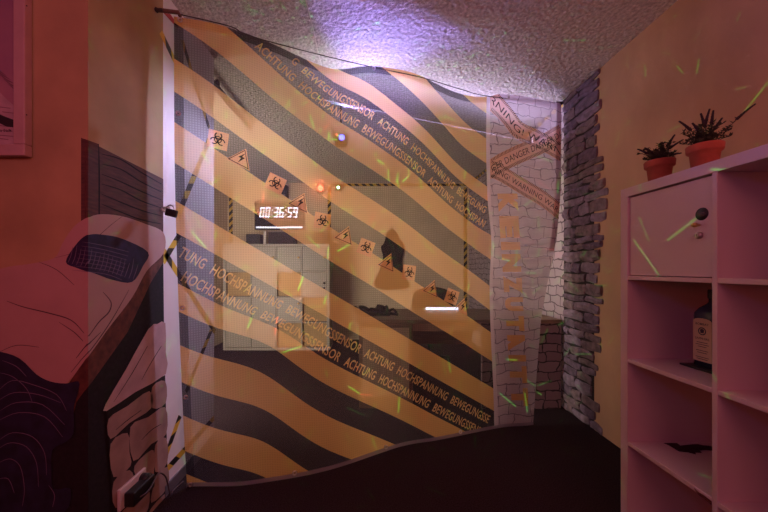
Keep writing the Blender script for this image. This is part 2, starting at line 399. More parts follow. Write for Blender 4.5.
b = MB(); paint(b, [(163,252),(163,262),(150,283),(127,332),(77,402),(73,420),(66,388),(104,332),(131,297),(146,270)], 0.0026); b.build('painted_bed_rail', P_rail, mur)
b = MB(); paint(b, smoothpoly([(-60,290),(0,269),(30,264),(55,258),(63,244),(72,230),(82,221),(97,214.5),(120,216),(145,224),(163,233),(163,253),(146,271),(131,298),(105,332),(68,383),(40,400),(-60,400)]), 0.0032)
for s_, wd in (([(8,301),(25,307),(50,313),(72,320),(85,333)],1.2), ([(102,292),(110,302),(108,312),(98,322),(88,336)],1.3), ([(60,322),(75,332),(84,341)],0.9),
               ([(40,262),(58,270),(75,285)],0.7), ([(100,332),(88,344),(77,358)],1.0), ([(55,258),(80,250),(110,225),(122,216)],0.5), ([(128,290),(112,318),(95,343),(72,372)],1.0), ([(0,352),(18,345),(40,347)],0.7)):
    stroke(b, s_, wd, 0.0036, 1)
b.build('painted_sheet', [P_sheet, P_fold], mur)
b = MB(); paint(b, smoothpoly([(67,262),(76,246),(88,235),(104,235),(122,239),(147,252),(142,266),(131,282),(112,280),(95,274),(78,268)]), 0.0042)
for k in range(16):
    x0 = 74+k*4.2; stroke(b, [(x0, 247+k*1.0+random.uniform(-3,3)), (x0-2, 256+k*1.0), (x0-5, 263+k*1.1)], 0.7, 0.0046, 1)
for k in range(8):
    y0 = 242+k*4.0; stroke(b, [(84-k*1.5, y0), (104, y0+4), (128-k, y0+10)], 0.6, 0.0046, 1)
b.build('painted_cushion', [P_navy, P_hi], mur)
b = MB(); paint(b, smoothpoly([(-40,345),(0,351),(21,358),(38,374),(52,381),(67,383),(80,381),(79,393),(75,407),(75,432),(66,442),(54,449),(53,468),(55,488),(72,488),(62,515),(0,530),(-40,530)], 3), 0.0050)
for s_ in ([(0,372),(14,376),(28,388),(34,402)], [(0,390),(14,380),(34,384),(58,394),(68,410)], [(2,410),(18,402),(44,404),(66,424)], [(0,420),(20,412),(46,416),(64,436)], [(0,440),(14,432),(34,436),(46,452),(48,474)],
           [(0,448),(12,442),(28,446),(38,462),(40,486)], [(0,462),(12,458),(22,466),(26,488),(24,505)], [(4,360),(18,366),(28,376)], [(50,484),(56,494),(54,506)], [(0,478),(10,478),(16,492)], [(0,400),(16,392),(40,394),(62,402)]):
    stroke(b, s_, 0.8, 0.0054, 1)
b.build('painted_blanket', [P_navy2, P_hi], mur)
b = MB(); paint(b, [(105,408),(164,375),(167.5,512),(112,515)], 0.0056, 1)
for st in ([(107,419),(126,406),(148,391),(150,408),(128,423),(109,439)], [(151,387),(164,381),(164.5,403),(151,408)], [(129,427),(147,417),(164,407),(165,434),(150,444),(132,461)],
           [(109,444),(126,433),(128,452),(129,466),(112,477)], [(133,466),(150,450),(153,458),(151,482),(140,492),(136,480)], [(154,445),(165,438),(166,463),(154,472)],
           [(112,482),(128,470),(134,482),(137,494),(114,508)], [(154,476),(166,467),(166.5,487),(150,503),(152,486)], [(122,510),(140,496),(148,490),(147,508),(140,515),(122,515)], [(150,508),(167,492),(167,512),(150,515)]):
    paint(b, smoothpoly(st, 3), 0.0062, 0)
paint(b, smoothpoly([(104,404),(124,370),(147,329),(156,324),(164,323),(164.5,352),(164.5,374),(134,392),(105,411)], 2), 0.0066, 2)
for s_ in ([(112,402),(130,374),(146,346)], [(140,380),(150,362),(160,346)], [(114,430),(126,420),(140,410)], [(140,440),(150,430),(160,424)]): stroke(b, s_, 0.7, 0.0070, 1)
b.build('painted_stone_pillar', [P_stone, P_dark, P_ledge], mur)

# ------------------------------------------------------------------ framed picture at the left edge
def frame_pic():
    t = thing('framed_picture', px(10, 80, YA), 'framed landscape picture with pale wooden frame on orange wall', 'picture')
    a = px(-120, 158, YA-0.001); c = px(32.5, -60, YA-0.001)
    x0, x1, z0, z1 = a.x, c.x, a.z, c.z; fw = 0.040; y1, y0 = YA-0.001, YA-0.028
    f = MB(); f.box((x0, y0, z0), (x1, y1, z0+fw), bev=0.003); f.box((x0, y0, z1-fw), (x1, y1, z1), bev=0.003); f.box((x0, y0, z0+fw), (x0+fw, y1, z1-fw), bev=0.003); f.box((x1-fw, y0, z0+fw), (x1, y1, z1-fw), bev=0.003)
    f.build('frame', M['pale_frame'], t)
    q = MB(); q.box((x0+fw, YA-0.010, z0+fw), (x1-fw, y1, z1-fw), 0)
    yy = YA-0.0105
    def R(pts, mi): q.poly([(p.x, yy-0.0004*mi, p.z) for p in (px(x, y, YA) for x, y in pts)], mi)
    R(smoothpoly([(-100,100),(-20,88),(0,92),(9,100),(19,112),(19.5,146),(-100,146)],3), 1)
    R([(-100,118),(-10,112),(0,114),(6,117),(19,122),(19.5,129),(10,128),(2,124),(-10,126),(-100,128)], 2)
    for x0_, x1_, y_ in ((0,10,126),(3,16,131),(2,18,136),(0,12,139),(-6,2,105),(2,14,108),(6,18,113)): R([(x0_,y_),(x1_,y_+1.5),(x1_,y_+2.1),(x0_,y_+0.8)], 3)
    for k in range(10):
        x_ = -30+k*4.5; R([(x_,40+k*5),(x_+9,46+k*5),(x_+18,58+k*4),(x_+9,48+k*5)], 3)
    for k, x_ in enumerate((0, 2.2, 4, 7, 9, 10.5, 12, 13.5)): R([(x_,131),(x_+1.2,130+(k % 3)),(x_+1.4,133),(x_+0.4,133.4)], 2)
    pa = mat('picture_sky', (0.30, 0.15, 0.24), 0.6, col2=(0.42, 0.24, 0.26), nscale=5); pb = mat('picture_snow', (0.46, 0.34, 0.36), 0.6, noise=0.2, nscale=15)
    q.build('canvas', [pa, pb, mat('picture_dark', (0.02, 0.015, 0.02), 0.6), mat('picture_grey', (0.22, 0.12, 0.15), 0.6)], t)
    for y_ in (6, 115): p = px(27, y_, YA-0.03); MB().lathe([(0.002, -0.002), (0.002, 0.0)], p, 'y', 8).build('screw', M['black'], t)
frame_pic()

# ------------------------------------------------------------------ wall socket with plug and cable
sk = thing('wall_socket', to_wall(128, 488, 0.008, 'B'), 'double wall socket with black adapter low on painted stone pillar', 'socket')
c0 = to_wall(128, 490, 0.007, 'B'); sy, sz = 0.145, 0.082
ya, yb = XL*F/(115-VX), XL*F/(142-VX)
zt = lambda y: 0
b = MB(); b.box((XL+0.0072, ya, c0.z-0.042), (XL+0.020, yb, c0.z+0.045), bev=0.003); b.build('socket_plate', M['white_plastic'], sk)
b = MB(); b.box((XL+0.020, ya+0.018, c0.z-0.038), (XL+0.062, yb-0.004, c0.z+0.020), bev=0.006); b.lathe([(0.021, 0), (0.021, 0.03)], (XL+0.02, yb-0.028, c0.z+0.014), 'x', 18); b.build('plug_adapter', M['black'], sk)
b = MB(); pc = [(XL+0.055, ya+0.05, c0.z-0.02), (XL+0.075, ya+0.08, c0.z-0.015), (XL+0.06, yb, c0.z-0.005), (XL+0.04, yb+0.06, c0.z-0.02), (XL+0.03, yb+0.12, c0.z-0.08), (XL+0.02, yb+0.17, c0.z-0.20), (XL+0.02, yb+0.19, 0.006), (XL+0.03, yb+0.26, 0.006)]
b.tube(smoothpoly([tuple(p) for p in pc], 5, False), 0.0035, 6); b.build('cable', mat('grey_cable', (0.10, 0.07, 0.08), 0.5), sk)

# ------------------------------------------------------------------ stone cladding on the right wall
def cladding():
    b = MB(); z = 0.0; y0, y1 = 2.17, 2.575
    while z < HC-0.004:
        h = min(random.uniform(0.045, 0.10), HC-0.003-z)
        if HC-0.003-(z+h) < 0.025: h = HC-0.003-z
        y = y0 + 0.05*math.sin(z*5.1)*math.sin(z*2.3+1) + random.uniform(-0.035, 0.03)
        first = True
        while y < y1-0.03:
            l = random.uniform(0.10, 0.27); tk = random.uniform(0.007, 0.020); g = 0.007
            if y+l > y1-0.06: l = y1-y
            bm = bmesh.new(); bmesh.ops.create_cube(bm, size=1)
            bmesh.ops.subdivide_edges(bm, edges=bm.edges[:], cuts=2, use_grid_fill=True)
            tilt = random.uniform(-0.05, 0.05); ph = random.uniform(0, 6)
            for v in bm.verts:
                u, s, t = v.co.y, v.co.z, v.co.x
                rr = max(0, abs(u)-0.30)*0.9; rz = max(0, abs(s)-0.2)*0.5
                yy = y + l/2 + u*(l-g)*(1-rz*0.35); zz = z + h/2 + s*(h-g)*(1-rr*0.9) + 0.006*math.sin(u*5+ph)
                zz = min(max(zz, 0.001), HC-0.001)
                xx = XR - 0.0005 - (0.5-t)*tk*(1-0.9*max(0, abs(s)-0.30)*2)*(1+0.35*math.sin(u*7+s*4+ph)) 
                v.co = Vector((min(xx, XR-0.0004), yy, zz))
            b.bm(bm, random.randrange(3), False)
            y += l
        z += h
    # mortar bed behind the stones
    b.box((XR-0.004, y0+0.06, 0.001), (XR-0.0003, y1, HC-0.001), 3)
    ms = [mat('stone_violet_grey', (0.13, 0.09, 0.135), 0.8, noise=0.35, nscale=28, bump=0.6, bscale=40, detail=6), mat('stone_brown_grey', (0.17, 0.12, 0.14), 0.8, noise=0.35, nscale=24, bump=0.6, bscale=40, detail=6),
          mat('stone_pale_grey', (0.20, 0.15, 0.205), 0.8, noise=0.35, nscale=22, bump=0.6, bscale=40, detail=6), mat('stone_joint', (0.03, 0.022, 0.026), 0.95)]
    o = b.build('stone_cladding', ms); tag(o, 'rough grey stacked stone cladding on right wall beside the mesh banner', 'stone cladding')
cladding()
wp = MB().box((XR-0.003, 2.577, 0.001), (XR-0.0003, YB-0.001, HC-0.001)).build('lit_stone_sheet', stone_mat('lit_stone_print', (0.50, 0.42, 0.50), (0.42, 0.35, 0.42), (0.12, 0.09, 0.12), 'yz'), None, origin=(XR, 3.8, 0))  # paler than the cladding: lavender light put into the stone colour
tag(wp, 'pale lavender stone sheet on the right wall behind the banner edge, lavender light put into its colour', 'sheet')

# ------------------------------------------------------------------ tapes
def tape(p0, p1, width, nrm, label, thick=0.0006, side=None):
    p0, p1, nrm = Vector(p0), Vector(p1), Vector(nrm).normalized()
    d = (p1-p0); l = d.length; d.normalize(); s = nrm.cross(d).normalized()*width/2
    b = MB(); n = max(2, int(l/0.1)); vs = []; uv = []
    for i in range(n+1):
        c = p0+d*l*i/n
        vs += [c-s+nrm*thick, c+s+nrm*thick]; uv += [(l*i/n, 0), (l*i/n, width)]
    b.add(vs, [[2*i, 2*i+1, 2*i+3, 2*i+2] for i in range(n)])
    k = len(b.v); b.add([v-nrm*thick*0.8 for v in vs], [[2*i+2, 2*i+3, 2*i+1, 2*i] for i in range(n)])
    b.uv = uv+uv
    o = b.build('hazard_tape', M['hazard'], None, origin=(p0+p1)/2); tag(o, label, 'tape', 'hazard tape strips'); return o
def TW(x0, y0, x1, y1, label, wd=0.035):
    tape(to_wall(x0, y0, 0.0, 'B'), to_wall(x1, y1, 0.0, 'B'), wd, (1, 0, 0), label)
TW(160.8, 32, 180, 72, 'short yellow black tape at top of the white wall strip beside the banner')
TW(163, 262, 180, 234, 'yellow black tape by the padlock running up to the banner edge')
TW(163, 250, 215, 332, 'yellow black tape sloping down behind the banner from below the padlock')
TW(166, 455, 180, 416, 'steep yellow black tape low on white wall strip')
TW(166, 470, 214, 418, 'yellow black tape lowest on white wall, running behind the banner above grey skirting')
TW(209, 140, 178, 215, 'yellow black tape sloping down behind the black padlock', 0.04)
TW(213, 326, 186, 392, 'yellow black tape behind the banner under the text band')
TW(182, 40, 209, 128, 'yellow black tape behind the top left of the banner')
hz = 0.03
tape((XR-0.003, 2.59, HC-0.03), (XR-0.003, YB-0.02, HC-0.03), 0.035, (-1, 0, 0), 'long yellow black tape along ceiling edge of the right wall behind banner')
tape((XF+0.001, 2.3, HC-0.03), (XF+0.001, YB-0.03, HC-0.03), 0.05, (1, 0, 0), 'yellow black tape along ceiling edge of the far left wall above the cabinet')
tape((-0.64, YB-0.001, HC-0.03), (XR-0.03, YB-0.001, HC-0.03), 0.038, (0, -1, 0), 'yellow black tape under the ceiling across the far wall')
tape((-0.66, YB-0.001, HC-0.06), (-0.66, YB-0.001, 0.2), 0.055, (0, -1, 0), 'upright yellow black tape on far wall right of the white cabinet')
tape((XR-0.06, YB-0.001, HC-0.07), (XR-0.06, YB-0.001, 0.2), 0.055, (0, -1, 0), 'upright yellow black tape in the far right room corner')
tape((XF+0.05, YB-0.001, HC-0.07), (XF+0.05, YB-0.001, 0.9), 0.06, (0, -1, 0), 'upright yellow black tape in far left corner beside the cabinet')

# ------------------------------------------------------------------ far room: cabinet, screen, lamps, desk
def cube_cabinet():
    y0, y1 = 4.40, 4.79; x0 = (223-VX)*y0/F; p = 0.351; n = 4
    x1 = x0+0.076+n*0.335+(n-1)*0.016; H = 1.466
    t = thing('cube_cabinet', ((x0+x1)/2, (y0+y1)/2, 0), 'white square cube cabinet with small doors under the clock screen', 'cabinet')
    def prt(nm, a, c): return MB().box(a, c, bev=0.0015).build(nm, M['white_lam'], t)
    prt('side_panel', (x0, y0, 0), (x0+0.038, y1, H-0.038)); prt('side_panel', (x1-0.038, y0, 0), (x1, y1, H-0.038))
    prt('top_board', (x0, y0, H-0.038), (x1, y1, H)); prt('bottom_board', (x0+0.038, y0, 0), (x1-0.038, y1, 0.038))
    for i in range(1, n): xx = x0+0.038+i*0.335+(i-1)*0.016; prt('divider', (xx, y0+0.001, 0.038), (xx+0.016, y1, H-0.038))
    doors = {(0,0),(1,0),(2,0),(3,0),(1,1),(3,1),(0,2),(1,2),(2,2),(0,3),(1,3)}
    for r in range(n):
        for c in range(n):
            xa = x0+0.038+c*0.351; zt_ = H-0.038-r*0.351
            if r < 3: prt('shelf', (xa, y0+0.002, zt_-0.351), (xa+0.335, y1, zt_-0.335))
            if (c, r) in doors:
                d = MB().box((xa+0.003, y0+0.004, zt_-0.332), (xa+0.332, y0+0.02, zt_-0.003), bev=0.0015).build('door', M['white_lam'], t)
                kx = xa+0.30; kz = zt_-(0.15 if r < 2 else 0.08)
                MB().lathe([(0.006, 0.004), (0.012, -0.010), (0.015, -0.02), (0.010, -0.026)], (kx, y0+0.002, kz), 'y', 12).build('knob', M['black'] if (c, r) == (3, 1) else M['brass'], d)
                if (c, r) == (3, 1): MB().lathe([(0.012, 0.003), (0.012, -0.012)], (kx, y0+0.002, kz-0.07), 'y', 12).build('lock', M['black'], d)
            else:
                MB().box((xa+0.004, y0+0.05, zt_-0.330), (xa+0.331, y0+0.075, zt_-0.004), bev=0.002).build('drawer_front', mat('wood_insert', (0.50, 0.33, 0.15), 0.6, noise=0.15, nscale=5), t)
    return x0, x1, y0, y1, H
cx0, cx1, cy0, cy1, cH = cube_cabinet()
def on_cab(x0p, x1p, ytop, d, dep, bev=0.004):
    a = px(x0p, ytop, d); c = px(x1p, ytop, d)
    return (a.x, d, cH+0.0005), (c.x, d+dep, a.z)
b = MB(); b.box(*on_cab(246, 260, 234, 4.5, 0.15), bev=0.004); tag(b.build('media_box', M['black'], None, origin=(px(253, 240, 4.5).x, 4.57, cH)), 'flat black box on left end of the white cabinet', 'box')
sb = thing('sound_bar', (px(281, 240, 4.5).x, 4.55, cH), 'long dark speaker box in middle of the white cabinet top', 'speaker')
b = MB(); a_, c_ = on_cab(268, 295, 232, 4.5, 0.14); b.box(a_, c_, bev=0.006); b.build('housing', M['black'], sb)
b = MB(); b.box((a_[0]+0.015, a_[1]-0.004, a_[2]+0.012), (c_[0]-0.015, a_[1]+0.002, c_[2]-0.012)); b.build('grille', mat('speaker_cloth', (0.06, 0.045, 0.04), 0.9), sb)
b = MB(); a_, c_ = on_cab(263.5, 266, 231, 4.47, 0.03); b.box(a_, c_, bev=0.003); tag(b.build('white_bottle', M['white_plastic'], None, origin=(a_[0], 4.48, cH)), 'thin upright white stick beside the dark speaker box', 'bottle')
fb = thing('wooden_box', (px(306, 240, 4.5).x, 4.55, cH), 'small light wooden box on right end of the white cabinet', 'box')
a_, c_ = on_cab(298, 314, 231, 4.5, 0.12); b = MB(); b.box(a_, c_, bev=0.003); b.build('box_body', mat('pale_box_wood', (0.42, 0.28, 0.13), 0.6, noise=0.2), fb)
b = MB(); b.box((a_[0]+0.02, a_[1]-0.003, a_[2]+0.02), (c_[0]-0.02, a_[1]+0.001, c_[2]-0.02)); b.build('front_panel', mat('brown_panel', (0.22, 0.13, 0.06), 0.6), fb)

def clock_screen():
    d = YB-0.05; a = px(254.5, 229.5, d); c = px(303.5, 201, d)
    t = thing('clock_screen', ((a.x+c.x)/2, YB-0.001, a.z), 'flat screen on far wall showing white countdown 00:36:59', 'screen')
    b = MB(); b.box((a.x, d, a.z), (c.x, YB-0.0005, c.z), bev=0.006); b.build('screen_housing', M['black'], t)
    b = MB(); b.box((a.x+0.015, d-0.002, a.z+0.015), (c.x-0.015, d+0.002, c.z-0.015)); b.build('display', M['screen'], t)
    seg = {'0': 'abcdef', '3': 'abgcd', '6': 'acdefg', '5': 'acdfg', '9': 'abcdfg'}
    e = MB(); yy = d-0.004
    def quad(x, z, w_, h_, X0, Z0):
        pts = [(x, z), (x+w_, z), (x+w_, z+h_), (x, z+h_)]
        e.slab([(X0+p[0]+0.12*p[1], yy, Z0+p[1]) for p in pts], (0, 0.0015, 0))
    w_, h_, tk = 0.064, 0.155, 0.015
    A = px(259.5, 217.5, d); X = A.x; Z0 = px(259, 217.3, d).z
    for ch in '00:36:59':
        if ch == ':':
            quad(0.002, 0.030, 0.016, 0.018, X, Z0); quad(0.002, 0.100, 0.016, 0.018, X, Z0); X += 0.038; continue
        for s_ in seg[ch]:
            quad(*{'a': (0.004, h_-tk, w_-0.008, tk), 'g': (0.004, h_/2-tk/2, w_-0.008, tk), 'd': (0.004, 0, w_-0.008, tk), 'f': (0, h_/2+0.002, tk, h_/2-0.004), 'b': (w_-tk, h_/2+0.002, tk, h_/2-0.004),
                    'e': (0, 0.002, tk, h_/2-0.004), 'c': (w_-tk, 0.002, tk, h_/2-0.004)}[s_], X, Z0)
        X += 0.0895
    e.build('countdown_digits', M['digits'], t)
    q = px(255.5, 228.2, d); r = px(303, 226.6, d); b = MB(); b.box((q.x+0.01, d-0.005, q.z), (r.x-0.01, d-0.002, r.z)); b.build('progress_bar', M['digits'], t)
clock_screen()
pb_ = thing('wall_speaker', px(276.5, 191, YB-0.02), 'small black box with grey front strip on the wall above clock screen', 'box')
a, c = px(267, 198, YB-0.1), px(287, 185, YB-0.1)
MB().box((a.x, YB-0.1, a.z), (c.x, YB-0.0005, c.z), bev=0.006).build('housing', M['black'], pb_)
MB().box((a.x+0.03, YB-0.103, a.z+0.02), (c.x-0.03, YB-0.098, a.z+0.06)).build('front_strip', mat('grey_strip', (0.2, 0.18, 0.17), 0.6), pb_)
rl = thing('alarm_lamp', px(320.5, 188, YB-0.02), 'round red glowing lamp on the far wall right of clock screen', 'lamp')
p_ = px(320.5, 188, YB-0.03); p_.y = YB-0.0005
MB().lathe([(0.085, 0), (0.085, -0.02), (0.055, -0.03)], p_, 'y', 24).build('lamp_base', mat('lamp_base_pink', (0.5, 0.25, 0.2), 0.5), rl)
MB().lathe([(0.045, -0.029), (0.045, -0.05), (0.03, -0.07), (0.005, -0.075)], p_, 'y', 20).build('lamp_dome', M['red_lens'], rl)
point('alarm_lamp_light', p_+Vector((0, -0.12, 0)), 0.03, (1.0, 0.25, 0.12), 2.0)
gl = thing('laser_emitter', px(338.5, 188, YB-0.02), 'small black laser box with bright green eye on far wall', 'laser light')
p_ = px(338.5, 188, YB-0.05); p_.y = YB-0.0005
MB().box((p_.x-0.045, YB-0.08, p_.z-0.035), (p_.x+0.045, YB-0.0005, p_.z+0.035), bev=0.006).build('housing', M['black'], gl)
MB().lathe([(0.022, 0), (0.022, -0.004), (0.012, -0.010)], (p_.x, YB-0.079, p_.z), 'y', 16).build('green_eye', M['green_lens'], gl)

pj = thing('party_projector', (LAMP.x, LAMP.y, HC), 'small party projector with blue eye hanging under the ceiling behind banner', 'projector')
b = MB(); b.box(LAMP+Vector((-0.05, -0.05, -0.04)), LAMP+Vector((0.05, 0.06, 0.04)), bev=0.01); b.build('housing', mat('projector_grey', (0.03, 0.03, 0.035), 0.5), pj)
b = MB(); b.tube([LAMP+Vector((-0.058, 0, 0)), LAMP+Vector((-0.058, 0, 0.09)), LAMP+Vector((0.058, 0, 0.09)), LAMP+Vector((0.058, 0, 0))], 0.005, 6); b.tube([LAMP+Vector((0, 0, 0.09)), Vector((LAMP.x, LAMP.y, HC-0.0005))], 0.006, 8); b.build('bracket', M['black'], pj)
b = MB(); b.lathe([(0.022, 0), (0.022, -0.006), (0.014, -0.014), (0.003, -0.017)], LAMP+Vector((0.012, -0.049, 0.0)), 'y', 18); b.build('blue_eye', M['blue_lens'], pj)
b = MB(); b.lathe([(0.008, 0), (0.008, -0.005)], LAMP+Vector((-0.030, -0.049, 0.024)), 'y', 12); b.build('red_eye', M['red_lens'], pj)

def desk():
    yf, yb2 = 2.56, 3.25; zt_ = 0.717; xa = (359-VX)/125.0; xb = XR-0.034
    t = thing('desk', ((xa+xb)/2, (yf+yb2)/2, 0), 'brown desk behind the mesh banner against the right wall', 'desk')
    MB().box((xa-0.03, yf-0.015, zt_-0.03), (xb, yb2, zt_), bev=0.003).build('desk_top', M['wood_dark'], t)
    x2 = (413-VX)/125.0
    MB().box((xa, yf+0.01, 0), (x2, yb2-0.02, zt_-0.03), bev=0.003).build('pedestal', M['wood_dark'], t)
    MB().box((xa+0.03, yf+0.002, 0.09), (x2-0.03, yf+0.012, zt_-0.07), bev=0.002).build('pedestal_panel', M['wood_light'], t)
    x3 = (482-VX)/125.0
    MB().box((x2, yf+0.25, 0.46), (x3, yf+0.27, zt_-0.03)).build('modesty_panel', M['wood_dark'], t)
    MB().box((x2, yf+0.03, zt_-0.10), (x3, yf+0.05, zt_-0.03), bev=0.002).build('drawer_front', M['wood_light'], t)
    sp = MB().box((x3, yf, 0), (xb, yf+0.03, zt_-0.03), bev=0.002).build('stone_front_panel', stone_mat('dim_stone_print', (0.30, 0.20, 0.21), (0.22, 0.14, 0.15), (0.03, 0.02, 0.022)), t)
    sp['label'] = 'front panel covered in stone print'
    return xa, xb, yf, yb2, zt_
dxa, dxb, dyf, dyb, dz = desk()
# things on and behind the desk
def clutter():
    b = MB(); rnd = random.Random(3); x0, x1 = (358-VX)/F*2.75, (394-VX)/F*2.75
    for k in range(9):
        u = k/8.0; x = x0+(x1-x0)*u
        pts = [(x+rnd.uniform(-.04,.04), 2.72+rnd.uniform(0,.12), dz+0.012), (x+rnd.uniform(-.05,.05), 2.75+rnd.uniform(0,.1), dz+0.03+rnd.uniform(0,.05)), (x+rnd.uniform(-.05,.09), 2.76+rnd.uniform(0,.1), dz+0.025+rnd.uniform(0,.05)), (x+rnd.uniform(0,.1), 2.72+rnd.uniform(0,.1), dz+0.012)]
        b.tube(smoothpoly(pts, 5, False), 0.011, 6)
    b.box((x0+0.02, 2.74, dz+0.0005), (x1-0.03, 2.86, dz+0.035), bev=0.008)
    o = b.build('cable_heap', M['dark_cloth'], None, origin=((x0+x1)/2, 2.8, dz)); tag(o, 'low dark heap of cables on left end of the desk', 'cables')
clutter()
lt = thing('glowing_bar', px(441, 311, 3.1), 'glowing bluish white bar lying on the back of the desk', 'light bar')
a, c = px(425.5, 311, 3.12), px(457, 311, 3.12)
MB().box((a.x-0.015, 3.09, dz+0.0005), (c.x+0.015, 3.15, dz+0.018), bev=0.003).build('tube_base', M['white_plastic'], lt)
b = MB(); b.tube([(a.x, 3.085, dz+0.022), (c.x, 3.085, dz+0.022)], 0.012, 12); b.build('tube', M['bar_glow'], lt)  # bluish white bar, drawn with emission
def office_chair():
    y = 3.55; c = px(433, 300, y)
    t = thing('office_chair', (c.x, y, 0), 'dark office chair with rounded back behind the desk', 'chair')
    w_ = 0.22; zt_ = px(433, 287, y).z
    pts = smoothpoly([(-w_, 0.48), (-w_*1.02, 0.72), (-w_*0.85, zt_-0.05), (0, zt_), (w_*0.85, zt_-0.05), (w_*1.02, 0.72), (w_, 0.48)], 4, False)
    MB().slab([(c.x+p[0], y-0.03+0.12*abs(p[0]), p[1]) for p in pts], (0, 0.06, 0)).build('backrest', M['chair'], t)
    MB().box((c.x-0.23, y, 0.42), (c.x+0.23, y+0.46, 0.50), bev=0.03).build('seat', M['chair'], t)
    MB().tube([(c.x, y+0.23, 0.08), (c.x, y+0.23, 0.42)], 0.025, 10).build('gas_lift', M['black'], t)
    for k in range(5):
        q = 2*PI*k/5+0.3; e = Vector((c.x+0.27*math.cos(q), y+0.23+0.27*math.sin(q), 0.055))
        l = MB().tube([(c.x, y+0.23, 0.10), e], [0.025, 0.015], 8).build('base_leg', M['black'], t)
        MB().lathe([(0.028, -0.012), (0.028, 0.012)], (e.x, e.y, 0.029), 'x', 14).build('caster', M['black'], l)
office_chair()
def coat():
    y = YB-0.05; P = lambda x, z: px(x, z, y)
    t = thing('hanging_coat', P(392, 232), 'dark hooded coat hanging on the far wall above the desk', 'coat')
    outline = [(391,229),(396,231),(399,239),(405,244),(404,252),(402.5,262),(405,279),(409,287),(396,290),(381,289),(374,284),(379,272),(383,258),(381,247),(384,243),(387,233)]
    o2 = smoothpoly(outline, 3); n = len(o2); c = P(392, 262)
    front = []; b = MB()
    rim = [P(*q) for q in o2]
    for r in rim: r.y = YB-0.012
    rings = [rim] + [[c.lerp(Vector((r.x, YB-0.012-dd, r.z)), f) for r in rim] for f, dd in ((0.93, 0.03), (0.7, 0.055), (0.4, 0.07))]
    for k, rg in enumerate(rings[2:], 2):
        for i, r in enumerate(rg): r.y = YB-0.012-(0.055, 0.07)[k-2]+0.012*math.sin(i*1.3)
    vs = [v for rg in rings for v in rg]
    fs = [[k*n+i, k*n+(i+1) % n, (k+1)*n+(i+1) % n, (k+1)*n+i] for k in range(3) for i in range(n)] + [[3*n+i for i in range(n)], [i for i in range(n)][::-1]]
    b.add(vs, fs, 0, True); b.build('coat_body', M['dark_cloth'], t)
    MB().tube([(P(391.5,229).x, YB-0.0005, P(391.5,229).z+0.02), (P(391.5,229).x, YB-0.06, P(391.5,229).z+0.02), (P(391.5,229).x, YB-0.07, P(391.5,229).z+0.045)], 0.006, 8).build('hook', M['steel'], t)
coat()

# ------------------------------------------------------------------ ceiling bits
p0, p1 = px(303, -10, CZ and (HC-CZ)*F/(VY+10)), px(318, 52, (HC-CZ)*F/(VY-52))
b = MB(); b.tube([(p0.x, p0.y, HC-0.003), ((p0.x+p1.x)/2+0.004, (p0.y+p1.y)/2, HC-0.003), (p1.x, p1.y, HC-0.003), (p1.x+0.01, p1.y+0.5, HC-0.003)], 0.003, 6)
tag(b.build('ceiling_cable', mat('white_cable', (0.72, 0.66, 0.62), 0.5), None, origin=(p1.x, p1.y, HC)), 'thin white cable running across the rough ceiling above the banner', 'cable')
b = MB(); b.box((-1.13, 2.10, HC-0.075), (-1.09, 2.95, HC-0.045), bev=0.004); b.box((-1.12, 2.3, HC-0.046), (-1.10, 2.33, HC-0.0005)); b.box((-1.12, 2.75, HC-0.046), (-1.10, 2.78, HC-0.0005))
tag(b.build('ceiling_rod', mat('rod_dark', (0.07, 0.06, 0.07), 0.6), None, origin=(-1.11, 2.5, HC-0.05)), 'dark rod under the ceiling behind top left of the banner', 'rod')  # dark rod drawn for a dark streak behind the banner

b = MB(); dl = Vector((math.cos(math.atan(0.409)), math.sin(math.atan(0.409)), 0)); c_ = Vector((0.60, 2.545, 2.256)); nn = Vector((-dl.y, dl.x, 0))*0.012
b.slab([c_-dl*1.0-nn, c_+dl*1.0-nn, c_+dl*1.0+nn, c_-dl*1.0+nn], (0, 0, 0.006))
for k in (-0.93, 0.93): b.tube([c_+dl*k+Vector((0, 0, 0.004)), Vector((c_.x+dl.x*k, c_.y+dl.y*k, HC-0.0005))], 0.002, 6)
tag(b.build('added_uplight_bar', M['white_plastic'], None, origin=c_), 'thin hanging bar added under the uplight behind the top of the banner', 'light strip')  # bar added as a fitting for the uplight

# ------------------------------------------------------------------ the mesh banner
BANDS = [(.053,.186),(.373,.545),(.724,.906),(1.045,1.289),(1.442,1.64),(1.829,2.0),(2.17,2.35),(2.53,2.77),(2.88,3.05),(3.244,3.43)]
UB = 1.925
WT = 2.39                                     # cloth height
ca, sa = 0.9256, 0.3786                       # direction of the rope in plan
RX, RY = -0.955, 1.549
bot = [(-.945,1.644),(-.581,1.675),(-.228,1.783),(.182,2.013),(.452,2.096),(.909,2.254),(1.177,2.297),(1.75,2.45)]
bs = smoothpoly(bot, 10, False); acc = [0.0]
for i in range(1, len(bs)): acc.append(acc[-1]+math.hypot(bs[i][0]-bs[i-1][0], bs[i][1]-bs[i-1][1]))
def lin(xs, ys, x):
    if x <= xs[0]: return ys[0]
    for i in range(1, len(xs)):
        if x <= xs[i]:
            t = (x-xs[i-1])/(xs[i]-xs[i-1]); return ys[i-1]+t*(ys[i]-ys[i-1])
    return ys[-1]
bx_, by_ = [p[0] for p in bs], [p[1] for p in bs]
top_px = [(176,17),(200,21),(225,27),(250,35),(275,45),(295,55),(312,63),(330,69.5),(345,70),(358,68),(372,67),(388,68.5),(405,71),(420,76),(436,84),(452,91),(470,96),(487,97),(500,94.5),(515,96),(535,99),(563,104)]
tu, tz = [], []
for x, y in top_px:
    k = (x-VX)/F; d = (RX-RY/sa*ca)/(k-ca/sa)          # on the vertical plane through the rope
    tu.append((k*d-RX)/ca); tz.append(CZ-(y-VY)/F*d)
